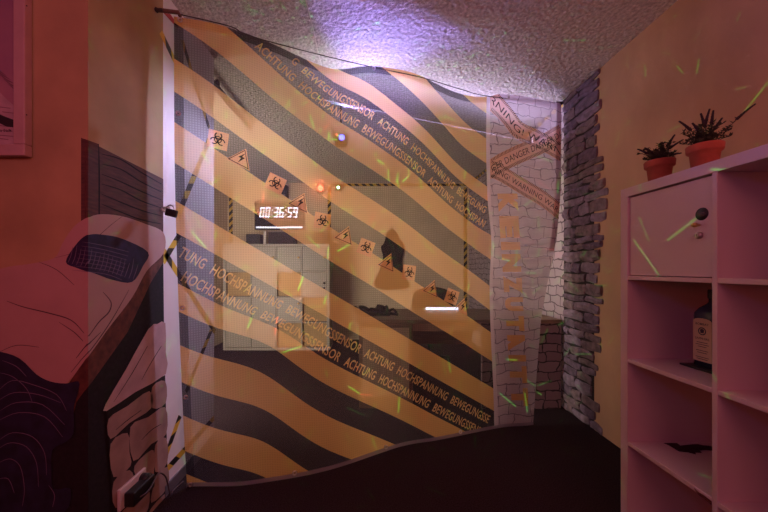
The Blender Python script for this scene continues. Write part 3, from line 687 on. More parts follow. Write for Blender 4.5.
tt = smoothpoly(list(zip(tu, tz)), 5, False); tu = [p[0] for p in tt]; tz = [p[1] for p in tt]
def delta(U, W):
    s = max(0.0, min(1.0, (1.0-W)/0.35)); s = s*s*(3-2*s)
    return 0.075*math.exp(-((U-0.36)/0.22)**2)*s
def BP(U, W, off=0.0):
    """point of the cloth: U metres from the left edge, W metres above the bottom hem"""
    v = W/WT
    xt, yt = RX+U*ca, RY+U*sa
    xb, yb = lin(acc, bx_, U), lin(acc, by_, U)
    f = 1-(1-v)**2
    x, y = xb+(xt-xb)*f, yb+(yt-yb)*f
    z = W - (WT-lin(tu, tz, U))*max(0.0, v)**4 + 0.004
    e = min(1.0, v*6)*min(1.0, (1-v)*5+0.25)
    wv = 0.016*math.sin(U*4.1+W*1.7)*e + 0.008*math.sin(U*9.3-W*3.1+1.0)*e + 0.010*math.sin(U*15+W*2.0)*max(0, v-0.6)*e
    wv += 0.03*math.exp(-((U-1.93)/0.07)**2)*math.exp(-((W-1.32)/0.22)**2)
    wv += 0.02*math.exp(-((U-0.25)/0.12)**2)*math.exp(-((W-0.3)/0.35)**2)
    n = (sa, -ca)                                   # towards the room's front
    wv += off
    return Vector((x+n[0]*wv, y+n[1]*wv, z))
def proj(p): return VX+F*p.x/p.y, VY-F*(p.z-CZ)/p.y
edge_px = [(95,561.5),(190,561),(235,557),(258,553),(285,547),(320,541),(370,537),(425,533),(470,530)]
def umax(W):
    lo, hi = 1.95, 2.75
    for _ in range(22):
        m = (lo+hi)/2; x, y = proj(BP(m, W))
        if x < lin([e[0] for e in edge_px], [e[1] for e in edge_px], y): lo = m
        else: hi = m
    return lo
M['banner'] = banner_mat('printed_mesh')
M['hem'] = banner_mat('double_printed_mesh', 0.46, 0.36, trans=0.6)
M['print_gold'] = banner_mat('gold_print', plain=(0.74, 0.49, 0.20))
M['print_orange'] = banner_mat('orange_print', plain=(0.84, 0.42, 0.18))
M['print_tape'] = banner_mat('orange_tape_print', plain=(0.80, 0.40, 0.30))
M['print_black'] = banner_mat('black_print', 0.15, 0.04, plain=(0.035, 0.03, 0.035))
M['print_key'] = banner_mat('amber_print', plain=(0.78, 0.42, 0.16))
ban = thing('mesh_banner', BP(1.0, 0.0), 'large yellow black striped see-through mesh banner with German warning text hanging across the room', 'banner')

def cloth_strip(name, f0, f1, n, m, off):
    """strip of cloth between two curves given in cloth coordinates"""
    b = MB(); uv = []
    for i in range(n+1):
        for U, W in (f0(i/n), f1(i/n)): b.v.append(BP(U, W, off)); uv.append((U, W))
    for i in range(n): b.f.append([2*i, 2*i+1, 2*i+3, 2*i+2]); b.m.append(0); b.sm.append(True)
    b.uv = uv; return b.build(name, m, ban)
cloth_strip('left_hem', lambda t: (0.0, WT*t), lambda t: (0.040, WT*t), 60, M['hem'], -0.003)
UM = umax(WT)
cloth_strip('top_hem', lambda t: (UM*t, WT-0.001), lambda t: (UM*t, WT-0.045), 160, M['hem'], -0.003)
cloth_strip('bottom_hem', lambda t: (umax(0)*t, 0.0), lambda t: (umax(0)*t, 0.022), 120, banner_mat('bottom_hem_mesh', 0.05, 0.02, plain=(0.30, 0.27, 0.32)), 0.004)
cloth_strip('right_hem', lambda t: (umax(1.25+(WT-1.25)*t), 1.25+(WT-1.25)*t), lambda t: (umax(1.25+(WT-1.25)*t)-0.05, 1.25+(WT-1.25)*t), 60, banner_mat('right_hem_mesh', 0.2, 0.05, plain=(0.25, 0.14, 0.20)), -0.003)

# --- printed lettering: font outlines laid onto the cloth
_fc = {}
def text_mesh(txt, bold=0.0, space=1.0):
    cu = bpy.data.curves.new('tmp', 'FONT'); cu.body = txt; cu.size = 1.0; cu.offset = bold; cu.space_character = space; cu.resolution_u = 3
    o = bpy.data.objects.new('tmp', cu); C.objects.link(o)
    dg = bpy.context.evaluated_depsgraph_get(); me = o.evaluated_get(dg).to_mesh()
    v = [(p.co.x, p.co.y) for p in me.vertices]; f = [list(q.vertices) for q in me.polygons]
    o.evaluated_get(dg).to_mesh_clear(); bpy.data.objects.remove(o); bpy.data.curves.remove(cu)
    return v, f
TH = math.atan(0.61)
n31 = math.cos(TH)
CL = 0.0333
REG = []                                        # printed areas: (part name, material, loops) in print coordinates
def region(name, m, loops): REG.append((name, m, loops))
def outlines(v, f):
    """closed outlines of a filled glyph mesh"""
    cnt = {}
    for q in f:
        for i in range(len(q)):
            e = (q[i], q[(i+1) % len(q)]); cnt[e] = cnt.get(e, 0)+1
    nxt = {a: c for (a, c) in cnt if (c, a) not in cnt}
    loops = []
    while nxt:
        a, c = next(iter(nxt.items())); lp = [a]; del nxt[a]
        while c in nxt: lp.append(c); d = nxt.pop(c); c = d
        if len(lp) > 2: loops.append([v[i] for i in lp])
    return loops
def weld(v, f):
    key = {}; mp = []; nv = []
    for p in v:
        k = (round(p[0], 4), round(p[1], 4))
        if k not in key: key[k] = len(nv); nv.append(p)
        mp.append(key[k])
    return nv, [[mp[i] for i in q] for q in f if len(set(mp[i] for i in q)) > 2]
def row(txt, U0, q_line):
    """a text row whose baseline lies on stripe coordinate q_line"""
    i = 0; cap = 0.056
    for wd in txt.split(' '):
        U1 = U0+CL*i*n31; W1 = q_line-0.61*U1; length = CL*(len(wd)-0.12)
        v, f = weld(*text_mesh(wd, 0.016, 1.05)); x0, x1 = min(p[0] for p in v), max(p[0] for p in v)
        c, s_ = math.cos(TH), math.sin(TH); loops = []
        for lp in outlines(v, f):
            o = []
            for x, y in lp:
                tx = (x-x0)/(x1-x0)*length; ty = y/0.73*cap; o.append((U1+tx*c+ty*s_, W1-tx*s_+ty*c))
            if all(0.006 < p[0] < UB-0.006 and p[1] < WT-0.012 for p in o): loops.append(o)
        if loops: region('lettering', 'print_gold', loops)
        i += len(wd)+1
row('TUNG HOCHSPANNUNG BEWEGUNGSSENSOR ACHTUNG HOCHSPANNUNG BEWEGUNGSSEN', 0.001, 1.185)
row('HOCHSPANNUNG BEWEGUNGSSENSOR ACHTUNG HOCHSPANNUNG BEWEGUNGSSENSOR', 0.012, 1.070)
row('NNUNG BEWEGUNGSSENSOR ACHTUNG HOCHSPANNUNG BEWEGUNG', 0.44, 2.668)
row('R ACHTUNG HOCHSPANNUNG BEWEGUNGSSENSOR ACHTUNG HOCHSPAN', 0.31, 2.555)

# --- warning symbols on the black stripe
def cloth_poly(b, uv, pts, off, mi):
    if max(p[0] for p in pts) > 1.7 and (min(p[0] for p in pts) < UB+0.03 or max(p[1] for p in pts) > WT-0.003 or max(p[0] for p in pts) > umax(max(0, pts[0][1]))): return
    base = len(b.v)
    for U, W in pts: b.v.append(BP(U, W, off)); uv.append((U, W))
    b.f.append(list(range(base, base+len(pts)))); b.m.append(mi); b.sm.append(False)
def rot(p, a, o, s): return (o[0]+s*(p[0]*math.cos(a)-p[1]*math.sin(a)), o[1]+s*(p[0]*math.sin(a)+p[1]*math.cos(a)))
def inv(x, y):
    """cloth coordinates of a printed symbol"""
    U, W = 1.0, 1.2
    for _ in range(60):
        q = proj(BP(U, W)); d = BP(U, W).y
        U += 0.6*(x-q[0])*d/F/0.9; W -= 0.6*(y-q[1])*d/F
    return U, W
sq = [(218,140),(275.5,183.5),(322.5,221),(366,247.5),(409,272.5),(452,296.5)]
tr = [(241,159),(300,203),(345,236),(387.5,263),(431.5,289),(462,307)]
SYM = []
def sym_square(c, a):
    b = MB(); uv = []; s = 0.047
    region('warning_square', 'print_orange', [[rot(p, a, c, s) for p in ((-1,-1),(1,-1),(1,1),(-1,1))]])
    for k in range(3):
        q = a+PI/2+2*PI*k/3; cc = rot((0.42*math.cos(q), 0.42*math.sin(q)), 0, c, s)
        o = []
        for i in range(13): g = q+0.55+(2*PI-1.1)*i/12; o.append((cc[0]+s*0.40*math.cos(g), cc[1]+s*0.40*math.sin(g)))
        for i in range(13): g = q+0.55+(2*PI-1.1)*(12-i)/12; o.append((cc[0]+s*0.27*math.cos(g), cc[1]+s*0.27*math.sin(g)))
        for i in range(12): cloth_poly(b, uv, [o[i], o[i+1], o[24-i], o[25-i]], 0.006, 1)
    for r0, r1 in ((0.30, 0.40),):
        for i in range(16):
            g0, g1 = 2*PI*i/16, 2*PI*(i+1)/16
            cloth_poly(b, uv, [(c[0]+s*r*math.cos(g), c[1]+s*r*math.sin(g)) for r, g in ((r0,g0),(r1,g0),(r1,g1),(r0,g1))], 0.006, 1)
    b.uv = uv; SYM.append((b, 'hazard_sign'))
def sym_triangle(c, a):
    b = MB(); uv = []; s = 0.062
    region('warning_triangle', 'print_orange', [[rot(p, a, c, s) for p in ((-1,-0.62),(1,-0.62),(0,1.05))]])
    cloth_poly(b, uv, [rot(p, a, c, s) for p in ((0.14,0.62),(-0.26,0.02),(-0.02,0.06),(-0.10,-0.46),(0.26,0.22),(0.02,0.18))], 0.006, 1)
    for (p, q) in (((-0.86,-0.55),(0.86,-0.55)), ((0.86,-0.55),(0,0.90)), ((0,0.90),(-0.86,-0.55))):
        dx, dy = q[0]-p[0], q[1]-p[1]; l = math.hypot(dx, dy); nx, ny = -dy/l*0.06, dx/l*0.06
        cloth_poly(b, uv, [rot(v, a, c, s) for v in (p, q, (q[0]+nx, q[1]+ny), (p[0]+nx, p[1]+ny))], 0.006, 1)
    b.uv = uv; SYM.append((b, 'lightning_sign'))
for i, p in enumerate(sq): sym_square(inv(*p), -0.12-0.25*(i % 2))
for i, p in enumerate(tr): sym_triangle(inv(*p), -TH+0.15)

# --- stone strip: crossed warning tapes and big stencil lettering
def print_tape(pts, wd, words, off):
    P = [inv(*p) for p in pts]; Q = smoothpoly(P, 8, False); b = MB(); uv = []; n = len(Q)
    L_ = [0.0]
    for i in range(1, n): L_.append(L_[-1]+math.hypot(Q[i][0]-Q[i-1][0], Q[i][1]-Q[i-1][1]))
    def at(s):
        i = max(1, min(n-1, next((k for k in range(n) if L_[k] >= s), n-1)))
        t = (s-L_[i-1])/max(1e-6, L_[i]-L_[i-1]); a, c = Q[i-1], Q[i]
        dx, dy = c[0]-a[0], c[1]-a[1]; l = math.hypot(dx, dy)
        return (a[0]+dx*t, a[1]+dy*t), (dx/l, dy/l), (-dy/l, dx/l)
    def at2(s, h):
        c, d, nn = at(s); return (c[0]+nn[0]*h, c[1]+nn[1]*h)
    T_ = L_[-1]; k = 24; lo, hi = [], []
    for i in range(k):
        s0, s1 = T_*i/k, T_*(i+1)/k
        lo.append(at2(s0, -wd/2)); hi.append(at2(s0, wd/2))
    lo.append(at2(T_, -wd/2)); hi.append(at2(T_, wd/2)); region('printed_warning_tape', 'print_tape', [lo+hi[::-1]])
    s0 = 0.0
    while s0 < T_-0.012:
        for e in (-1, 1):
            cloth_poly(b, uv, [at2(s0, e*wd*0.36), at2(s0+0.006, e*wd*0.36), at2(s0+0.012, e*wd*0.49), at2(s0+0.006, e*wd*0.49)], off+0.0012, 1)
        s0 += 0.0135
    for e in (-1, 1):
        for i in range(k): cloth_poly(b, uv, [at2(T_*i/k, e*wd*0.345), at2(T_*(i+1)/k, e*wd*0.345), at2(T_*(i+1)/k, e*wd*0.325), at2(T_*i/k, e*wd*0.325)], off+0.0012, 1)
    v, f = text_mesh(words, 0.0); x0, x1 = min(p[0] for p in v), max(p[0] for p in v); base = len(b.v)
    for x, y in v:
        q = at2(0.055+(x-x0)/(x1-x0)*(T_-0.06), (y/0.73-0.5)*wd*0.36); b.v.append(BP(q[0], q[1], off+0.0014)); uv.append(q)
    for q in f:
        if max(uv[i+base][1] for i in q) > WT-0.003 or min(uv[i+base][0] for i in q) < UB+0.03 or max(uv[i+base][0]-umax(uv[i+base][1]) for i in q) > 0: continue
        b.f.append([i+base for i in q]); b.m.append(1); b.sm.append(False)
    b.uv = uv; SYM.append((b, 'tape_print'))
print_tape([(485,172),(515,156),(540,145),(562,133)], 0.135, 'GER DANGER DANGER DA', 0.0042)
print_tape([(486,95),(508,117),(520,131),(543,142),(561.5,153)], 0.135, ' RNING! WARN', 0.004)
print_tape([(486,167),(515,182),(540,197),(562,214)], 0.12, 'NING! WARNING WARN', 0.0042)
# big letters reading downwards
def big_text():
    for ch, ya, yb, _ in (('K',193.5,212,0),('E',216,238,0),('I',242,250,0),('N',254,272,0),('Z',276,293.5,0),('U',297,311,0),('T',316,331,0),('R',335,351,0),('I',355,361.5,0),('T',366,383,0),('T',388,406,0)):
        v, f = weld(*text_mesh(ch, 0.085)); x0, x1 = min(p[0] for p in v), max(p[0] for p in v); y1 = max(p[1] for p in v); y0 = min(p[1] for p in v)
        xl = lambda y: 497.5+(y-195)*0.068; xr = lambda y: 517.5+(y-195)*0.052
        A, B, A2, B2 = inv(xl(ya), ya), inv(xl(yb), yb), inv(xr(ya), ya), inv(xr(yb), yb)
        loops = []
        for lp in outlines(v, f):
            o = []
            for x, y in lp:
                t = (x-x0)/(x1-x0); q = (y-y0)/(y1-y0)
                o.append(((A[0]*(1-t)+B[0]*t)*(1-q)+(A2[0]*(1-t)+B2[0]*t)*q, (A[1]*(1-t)+B[1]*t)*(1-q)+(A2[1]*(1-t)+B2[1]*t)*q))
            loops.append(o)
        region('stencil_letter', 'print_key', loops)
big_text()

# --- the cloth itself, cut along every printed outline so that each print is part of the weave
def weave():
    from mathutils.geometry import delaunay_2d_cdt
    pts = []; edges = []; NU, NW = 170, 140
    rim = []
    for j in range(NW+1):
        W = WT*j/NW; um = umax(W)
        for i in range(NU+1):
            U = um*i/NU; pts.append((U, W-delta(U, W)))
    ix = lambda i, j: j*(NU+1)+i
    rim = [ix(i, 0) for i in range(NU)]+[ix(NU, j) for j in range(NW)]+[ix(i, NW) for i in range(NU, 0, -1)]+[ix(0, j) for j in range(NW, 0, -1)]
    edges += [(rim[i], rim[(i+1) % len(rim)]) for i in range(len(rim))]
    for _, _, loops in REG:
        for lp in loops:
            o = len(pts); n = len(lp); pts += lp; edges += [(o+i, o+(i+1) % n) for i in range(n)]
    o = len(pts); pts += [(UB+0.03, 0.02+(WT-0.04)*i/80) for i in range(81)]; edges += [(o+i, o+i+1) for i in range(80)]
    V, E, Fc, _, _, _ = delaunay_2d_cdt([Vector(p) for p in pts], edges, [], 1, 1e-6)
    cell = 0.03; hsh = {}
    for k, (_, _, loops) in enumerate(REG):
        for lp in loops:
            xs = [p[0] for p in lp]; ys = [p[1] for p in lp]
            for cx in range(int(math.floor(min(xs)/cell)), int(math.floor(max(xs)/cell))+1):
                for cy in range(int(math.floor(min(ys)/cell)), int(math.floor(max(ys)/cell))+1):
                    L_ = hsh.setdefault((cx, cy), [])
                    if k not in L_: L_.append(k)
    def inside(p, loops):
        c = False
        for lp in loops:
            n = len(lp)
            for i in range(n):
                (ax, ay), (bx, by) = lp[i], lp[i-1]
                if (ay > p[1]) != (by > p[1]) and p[0] < (bx-ax)*(p[1]-ay)/(by-ay)+ax: c = not c
        return c
    P3 = []
    for v in V:
        U, Wp = v[0], v[1]; W = Wp
        for _ in range(8): W = Wp+delta(U, W)
        P3.append(BP(U, W))
    parts = {}
    UMT = [umax(WT*k/60) for k in range(61)]
    def out(c):
        W = c[1]
        for _ in range(4): W = c[1]+delta(c[0], W)
        if W > WT or W < -1e-4: return True
        k = max(0.0, W)/WT*60; i = min(59, int(k)); return c[0] > UMT[i]+(UMT[i+1]-UMT[i])*(k-i)+0.002
    for f in Fc:
        c = (sum(V[i][0] for i in f)/len(f), sum(V[i][1] for i in f)/len(f)); own = -1
        if out(c): continue
        for k in hsh.get((int(math.floor(c[0]/cell)), int(math.floor(c[1]/cell))), ()):
            if REG[k][0] == 'printed_warning_tape' and c[0] < UB+0.03: continue
            if inside(c, REG[k][2]): own = k; break
        parts.setdefault(own, []).append(f)
    for k in sorted(parts):
        b = MB(); mp = {}; uv = []
        for f in parts[k]:
            for i in f:
                if i not in mp: mp[i] = len(b.v); b.v.append(P3[i]); uv.append((V[i][0], V[i][1]))
            b.f.append([mp[i] for i in f]); b.m.append(0); b.sm.append(True)
        b.uv = uv
        if k < 0: b.build('printed_mesh', M['banner'], ban)
        else: b.build(REG[k][0], M[REG[k][1]], ban)
weave()
for b, nm in SYM: b.build(nm, [M['print_orange'], M['print_black']], ban)

# --- grommets
for gx, gy in ((177.5,114),(178.5,308),(182,397),(188.5,484)):
    U, W = inv(gx+1.5, gy); U = 0.018
    MB().torus(BP(U, W, 0.006), 0.0085, 0.0035, (sa, -ca, 0)).build('grommet', M['steel'], ban)
for gx, gy in ((294.5,476),(386,454.5),(460,432.5)):
    U, W = inv(gx, gy); MB().torus(BP(U, max(W, 0.025), 0.006), 0.0095, 0.004, (sa, -ca, 0)).build('grommet', M['steel'], ban)
for gx in (180, 373, 508):
    k = (gx-VX)/F; d = (RX-RY/sa*ca)/(k-ca/sa); U = (k*d-RX)/ca
    MB().torus(BP(U, WT-0.018, 0.007), 0.0085, 0.0035, (sa, -ca, 0)).build('grommet', M['steel'], ban)
# --- rope the banner hangs on
hook = to_wall(155, 10, 0.004, 'B')
rp = thing('banner_rope', hook, 'dark rope strung from left wall hook to right corner above the banner', 'rope')
e1 = Vector((XR-0.026, 2.575, HC-0.035)); tl = BP(0.02, WT, 0.004)
mid = [px(313, 53, RY+0.65*sa), px(372, 66, 1.99), px(440, 80, 2.16), px(490, 95.5, 2.28)]
rpts = [hook, tl+Vector((0, 0, 0.012)), BP(0.25, WT, 0.0)+Vector((0,0,0.008))]
for x_, y_ in ((250,36),(313,53),(372,67),(420,77),(460,89),(490,96.5)):
    k = (x_-VX)/F; d = (RX-RY/sa*ca)/(k-ca/sa); p = px(x_, y_, d); p.z = p.z; rpts.append(p)
rpts.append(e1)
MB().tube(smoothpoly([tuple(p) for p in rpts], 4, False), 0.003, 6).build('rope_line', M['rope'], rp)
MB().lathe([(0.007, -0.003), (0.012, 0.004), (0.007, 0.012), (0.007, 0.03)], hook, 'x', 12).build('wall_hook', M['rope'], rp)
MB().tube([hook+Vector((0.01, 0, 0)), tl+Vector((0, 0, 0.02)), tl+Vector((0.01, -0.005, 0.0))], 0.009, 8).build('tied_end', mat('brown_cord', (0.16, 0.09, 0.06), 0.9), rp)
MB().box((e1.x-0.05, e1.y-0.02, e1.z-0.012), (e1.x+0.004, e1.y+0.02, e1.z+0.012), bev=0.004).build('corner_clamp', M['black'], rp)
# red tape scrap below the hook
a, c = to_wall(163.5, 13, 0, 'B'), to_wall(178, 25, 0, 'B')
b = MB(); b.slab([a, to_wall(170, 14, 0, 'B'), c, to_wall(178, 29, 0, 'B')], (0.001, 0, 0)); tag(b.build('red_tape', mat('red_tape', (0.45, 0.03, 0.04), 0.5), None, origin=a), 'scrap of red tape on the white wall below the rope hook', 'tape')

# ------------------------------------------------------------------ padlock at the banner's left edge
pl = thing('padlock', to_wall(168, 211, 0.01, 'B'), 'small black padlock hanging from a hasp on the white wall edge', 'padlock')
c = px(171.5, 213, 1.475)
bm = bmesh.new(); bmesh.ops.create_cube(bm, size=1)
for v in bm.verts: v.co = Vector((v.co.x*0.050, v.co.y*0.018, v.co.z*0.034))
bmesh.ops.bevel(bm, geom=bm.edges[:], offset=0.004, segments=2, profile=0.5, affect='EDGES')
bm.transform(Matrix.Translation(c) @ Matrix.Rotation(0.25, 4, 'Y')); MB().bm(bm).build('lock_body', M['black'], pl)
MB().tube(smoothpoly([tuple(c+Vector((x_, 0, z_))) for x_, z_ in ((-0.018, 0.012), (-0.020, 0.026), (-0.008, 0.036), (0.008, 0.030), (0.014, 0.010))], 4, False), 0.0035, 8).build('shackle', M['steel'], pl)
q = to_wall(161.5, 209.5, 0.0, 'B')
b = MB(); b.lathe([(0.010, 0), (0.007, 0.008)], q, 'x', 10); b.torus(q+Vector((0.016, 0, 0)), 0.011, 0.003, (0.2, 1, 0.3))
b.torus(q.lerp(c, 0.45)+Vector((0, 0, 0.008)), 0.010, 0.003, (0.2, 0.3, 1)); b.torus(q.lerp(c, 0.66)+Vector((0, 0, 0.014)), 0.010, 0.003, (0.2, 1, 0.2)); b.build('hasp_ring', M['steel'], pl)

# ------------------------------------------------------------------ shelf unit on the right
SX0, SX1 = 1.087, 1.477; SYF = 1.394; P = 0.351
SYN = SYF-0.038*2-0.335*2-0.016; SH = 0.038*2+0.335*4+0.016*3
su = thing('shelf_unit', ((SX0+SX1)/2, (SYF+SYN)/2, 0), 'white open cube shelf unit standing against the right wall', 'shelf')
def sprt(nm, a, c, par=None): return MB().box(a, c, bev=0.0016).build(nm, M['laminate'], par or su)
sprt('side_panel', (SX0, SYF-0.038, 0), (SX1, SYF, SH-0.038)); sprt('side_panel', (SX0, SYN, 0), (SX1, SYN+0.038, SH-0.038))
sprt('top_board', (SX0, SYN, SH-0.038), (SX1, SYF, SH)); sprt('bottom_board', (SX0, SYN+0.038, 0), (SX1, SYF-0.038, 0.038))
yd = SYF-0.038-0.335
sprt('divider', (SX0+0.0005, yd-0.016, 0.038), (SX1, yd, SH-0.038))
zs = [0.038+0.335*(k+1)+0.016*k for k in range(3)]
for k, z in enumerate(zs):
    sprt('shelf', (SX0+0.001, yd, z), (SX1, SYF-0.038, z+0.016)); sprt('shelf', (SX0+0.001, SYN+0.038, z), (SX1, yd-0.016, z+0.016))
zd0, zd1 = zs[2]+0.016, SH-0.038
dr = MB().box((SX0+0.008, yd+0.004, zd0+0.003), (SX0+0.024, SYF-0.042, zd1-0.006), bev=0.0015).build('door', M['laminate'], su)
xd = SX0+0.008
def on_door(x, y): d = xd*F/(x-VX); return px(x, y, d)
c = on_door(702, 214); MB().lathe([(0.021, 0), (0.021, -0.0008)], (xd, c.y, c.z), 'x', 28).build('round_sticker', mat('black_sticker', (0.02, 0.012, 0.014), 0.5), dr)
b = MB()
for k, (dy, dz_) in enumerate(((-0.010, 0.003), (-0.012, -0.002), (-0.008, -0.007))): b.box((xd-0.0013, c.y+dy, c.z+dz_), (xd-0.0007, c.y-dy, c.z+dz_+0.0016))
b.build('sticker_print', mat('dark_red_print', (0.15, 0.03, 0.035), 0.5), dr)
c = on_door(699.5, 225); MB().lathe([(0.004, 0), (0.004, -0.010), (0.007, -0.012), (0.008, -0.020), (0.005, -0.024)], (xd, c.y, c.z), 'x', 16).build('knob', M['brass'], dr)
c = on_door(699.5, 235.5); b = MB(); b.lathe([(0.012, 0), (0.012, -0.006), (0.009, -0.010)], (xd, c.y, c.z), 'x', 18); b.box((xd-0.0105, c.y-0.001, c.z-0.005), (xd-0.0098, c.y+0.001, c.z+0.005), 1); b.build('lock', [M['steel'], M['black']], dr)

# --- lavender pots
def lavender(x, y, label, spikes, seed):
    rnd = random.Random(seed); z = SH
    t = thing('lavender_pot', (x, y, z), label, 'plant', 'lavender pots on the shelf unit')
    K_ = 0.84
    pot = [(0.036, 0.0005), (0.040, 0.004), (0.050, 0.098), (0.058, 0.100), (0.060, 0.104), (0.062, 0.128), (0.060, 0.132), (0.054, 0.132), (0.052, 0.118), (0.004, 0.116)]
    MB().lathe([(a_*K_, h_*K_) for a_, h_ in pot], (x, y, z), 'z', 36).build('pot', M['terracotta'], t)
    MB().lathe([(a_*K_, h_*K_) for a_, h_ in ((0.002, 0.112), (0.052, 0.113), (0.050, 0.121), (0.003, 0.126))], (x, y, z), 'z', 24).build('soil', M['soil'], t)
    lv = MB(); spk = []
    def leaf(p, d, l, wd):
        d = d.normalized(); s = d.cross(Vector((rnd.uniform(-1,1), rnd.uniform(-1,1), rnd.uniform(-1,1)))).normalized()*wd
        q = d.cross(s).normalized()*wd*0.3
        lv.add([p, p+d*l*0.45+s+q, p+d*l, p+d*l*0.45-s+q, p+d*l*0.45-q], [(0,1,2,4),(0,4,2,3)], 0, False)
    def stem(tip, spike):
        p0 = Vector((x+rnd.uniform(-.03,.03), y+rnd.uniform(-.03,.03), z+0.120)); p2 = Vector(tip)
        p1 = p0.lerp(p2, 0.5)+Vector((0, 0, (p2-p0).length*0.12))
        pts = [p0*(1-s)**2+p1*2*s*(1-s)+p2*s*s for s in [i/10 for i in range(11)]]
        lv.tube(pts, [0.0020*(1-0.5*i/10) for i in range(11)], 5)
        n = 9
        for i in range(1, 10):
            if spike and i > 6: break
            for _ in range(3): leaf(pts[i], Vector((rnd.uniform(-1,1), rnd.uniform(-1,1), rnd.uniform(0.0,1.2))), rnd.uniform(.012,.026), rnd.uniform(.0016,.003))
        if spike:
            fl = MB(); spk.append(fl)
            for i in range(14):
                s = 0.58+0.42*i/13; k = min(9, int(s*10)); c = pts[k].lerp(pts[k+1], s*10-k); r = 0.0046*(1-0.45*(i/13))
                for m_ in range(4):
                    g = m_*PI/2+i; cc = c+Vector((math.cos(g), math.sin(g), 0))*r*0.8
                    fl.add([cc+Vector(v)*r for v in ((1,0,0),(0,1,0),(-1,0,0),(0,-1,0),(0,0,1.5),(0,0,-1))], [(0,1,4),(1,2,4),(2,3,4),(3,0,4),(1,0,5),(2,1,5),(3,2,5),(0,3,5)], 0, True)
        else:
            for _ in range(5): leaf(pts[-1], Vector((rnd.uniform(-1,1), rnd.uniform(-1,1), rnd.uniform(-.2,1))), .018, .004)
    for tx, ty, tz_ in spikes: stem((x+tx*1.08, y+ty, z+0.132+tz_*1.3), True)
    for _ in range(30):
        a = rnd.uniform(0, 2*PI); r = rnd.uniform(0.01, 0.085); stem((x+r*math.cos(a), y+r*math.sin(a), z+0.135+rnd.uniform(0.015, 0.09)-r*0.3), False)
    for q in [lv]+spk:
        q.v = [Vector((x, y, z))+(p-Vector((x, y, z)))*K_ for p in q.v]
    lv.build('leaves', M['leaf'], t); [q.build('flower_spike', M['flower'], t) for q in spk]
lavender(1.215, 1.348, 'terracotta pot of dried lavender nearer the stone wall, left of the two on the shelf', [(0.07,0.0,0.10),(0.09,-0.02,0.075),(-0.10,0.0,0.045),(-0.05,0.02,0.055),(0.02,0.01,0.075),(0.10,0.0,0.03)], 4)
lavender(1.225, 1.175, 'terracotta pot of lavender with one long stem reaching right, above the cabinet door', [(-0.075,0.03,0.09),(-0.015,0.0,0.105),(0.02,0.0,0.12),(0.035,0.0,0.115),(0.17,-0.03,0.125),(-0.03,0.02,0.08),(0.07,0,0.09)], 9)

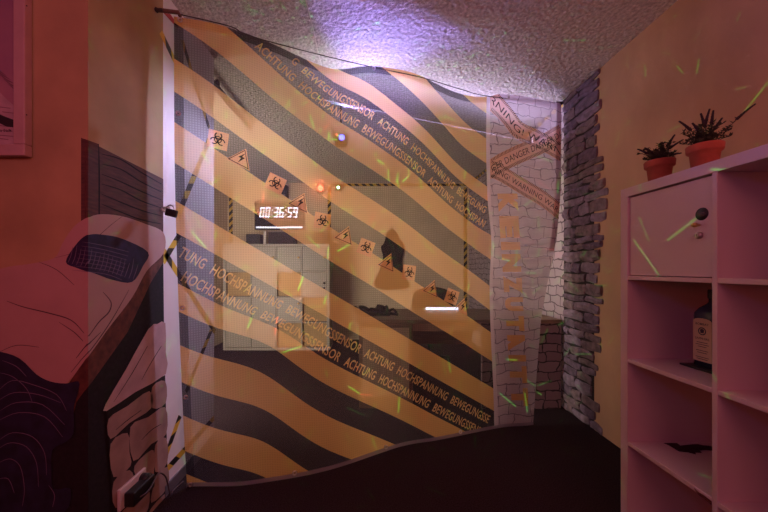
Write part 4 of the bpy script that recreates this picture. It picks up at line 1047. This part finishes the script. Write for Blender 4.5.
# --- gin bottle with a thin black layer modelled under it
def bottle():
    zt_ = zs[1]+0.016; bx0 = px(697, 367, 1.235).x; w_ = 0.088; x, y = bx0+w_/2, 1.215
    tr_ = MB().box((x-0.075, y-0.060, zt_+0.0003), (x+0.075, y+0.060, zt_+0.008), bev=0.003); tag(tr_.build('layer', M['black'], None, origin=(x, y, zt_)), 'thin black layer under the gin bottle on the shelf', 'layer')
    zb = zt_+0.0085
    t = thing('gin_bottle', (x, y, zb), 'square blue glass gin bottle with cream label on the shelf unit', 'bottle')
    prof = [(1.0, 0.0, .012), (1.0, 0.19, .012), (0.97, 0.203, .014), (0.80, 0.222, .02), (0.45, 0.238, .02), (0.33, 0.246, .015), (0.32, 0.262, .014)]
    b = MB(); n = 32; vs = []
    for s, h, _ in prof:
        e = 5.0 if h < 0.21 else (3.2 if h < 0.23 else 2.0)
        for j in range(n):
            q = 2*PI*j/n; cq, sq_ = math.cos(q), math.sin(q)
            r = (abs(cq)**e+abs(sq_)**e)**(-1/e)*w_/2*s
            vs.append((x+r*cq, y+r*sq_, zb+h))
    k = len(prof); b.add(vs, [[i*n+j, i*n+(j+1) % n, (i+1)*n+(j+1) % n, (i+1)*n+j] for i in range(k-1) for j in range(n)]+[list(range(n))[::-1], [(k-1)*n+j for j in range(n)]], 0, True)
    gm = mat('blue_bottle_glass', (0.035, 0.055, 0.095), 0.12); b.build('glass_body', gm, t)
    MB().lathe([(0.0165, 0.258), (0.0175, 0.262), (0.0175, 0.290), (0.015, 0.293)], (x, y, zb), 'z', 20).build('cap', M['black'], t)
    lab = mat('cream_label', (0.60, 0.47, 0.32), 0.6, noise=0.06); ink = mat('label_ink', (0.03, 0.03, 0.06), 0.6)
    for face in ('x', 'y'):
        L_ = MB(); I_ = MB(); ho = w_/2
        def at(u, v, o):
            return Vector((x-ho-o, y-u, zb+v)) if face == 'x' else Vector((x+u, y-ho-o, zb+v))
        nrm = Vector((-0.0008, 0, 0)) if face == 'x' else Vector((0, -0.0008, 0))
        out = [(-0.034, 0.02), (0.034, 0.02), (0.034, 0.172)] + [(0.034*math.cos(PI*i/8), 0.172+0.012*math.sin(PI*i/8)) for i in range(1, 8)] + [(-0.034, 0.172)]
        L_.slab([at(u, v, 0.0002) for u, v in out], nrm)
        def tx(s, u0, u1, v0, cap):
            v, f = text_mesh(s, 0.01); a, c_ = min(p[0] for p in v), max(p[0] for p in v); base = len(I_.v)
            for X, Y in v: I_.v.append(at(u0+(X-a)/(c_-a)*(u1-u0), v0+Y/0.73*cap, 0.0013))
            for q in f: I_.f.append([i+base for i in q]); I_.m.append(0); I_.sm.append(False)
        tx('BOMBAY', -0.024, 0.024, 0.158, 0.0085); tx('SAPPHIRE', -0.026, 0.026, 0.103, 0.0085)
        for i in range(20):
            g0, g1 = 2*PI*i/20, 2*PI*(i+1)/20
            I_.poly([at(r*math.cos(g), 0.135+r*math.sin(g), 0.0013) for r, g in ((0.011,g0),(0.015,g0),(0.015,g1),(0.011,g1))])
        I_.poly([at(u, v, 0.0013) for u, v in ((-0.006,0.128),(0.006,0.128),(0.008,0.140),(0,0.145),(-0.008,0.140))])
        for k2, (hw, v) in enumerate(((0.020,0.091),(0.024,0.083),(0.016,0.075),(0.022,0.060),(0.018,0.052),(0.024,0.035),(0.020,0.028))):
            I_.poly([at(-hw, v, 0.0013), at(hw, v, 0.0013), at(hw, v+0.0022, 0.0013), at(-hw, v+0.0022, 0.0013)])
        lo = L_.build('paper_label', lab, t); I_.build('label_print', ink, lo)
bottle()

# --- torn dark scrap lying on the lower shelf
def scrap():
    zt_ = zs[0]+0.016+0.0004
    def on(x, y): d = (CZ-zt_)*F/(y-VY); q = px(x, y, d); q.z = zt_; return q
    out = [(663,443),(672,444.5),(677,446),(684,445),(693,446),(700,444.5),(706,446),(713,447.5),(722,449),(722,452),(706,450),(700,450.5),(702,453),(694,452.5),(696,454.5),(688,452.5),(679,451.5),(674,448.5),(668,445)]
    b = MB(); pts = [on(*p) for p in out]; n = len(pts); c = sum(pts, Vector())/n
    up = [p.lerp(c, 0.25)+Vector((0, 0, 0.006+0.004*math.sin(i*1.9))) for i, p in enumerate(pts)]
    b.add(pts+up, [[i, (i+1) % n, (i+1) % n+n, i+n] for i in range(n)]+[[n+i for i in range(n)], list(range(n))[::-1]])
    tag(b.build('torn_scrap', mat('scorched_brown', (0.03, 0.010, 0.010), 0.9), None, origin=c), 'ragged dark brown scrap lying on the lower left shelf board', 'scrap')
    # chipped patch on the front edge of the same shelf
    z0 = zs[0]
    b = MB(); x = SX0+0.0005
    def fe(xp, dz_): d = SX0*F/(xp-VX); return Vector((x, d, z0+dz_))
    pts = [fe(694, 0.010), fe(699, 0.007), fe(704, 0.008), fe(711.5, 0.006), fe(711.5, -0.006), fe(706, -0.004), fe(700, -0.002), fe(697, 0.003)]
    b.slab(pts, (-0.002, 0, 0)); b.build('chipped_edge', mat('chip_brown', (0.10, 0.02, 0.02), 0.9), su)['label'] = 'dark chip on the front edge of the lower shelf'
scrap()
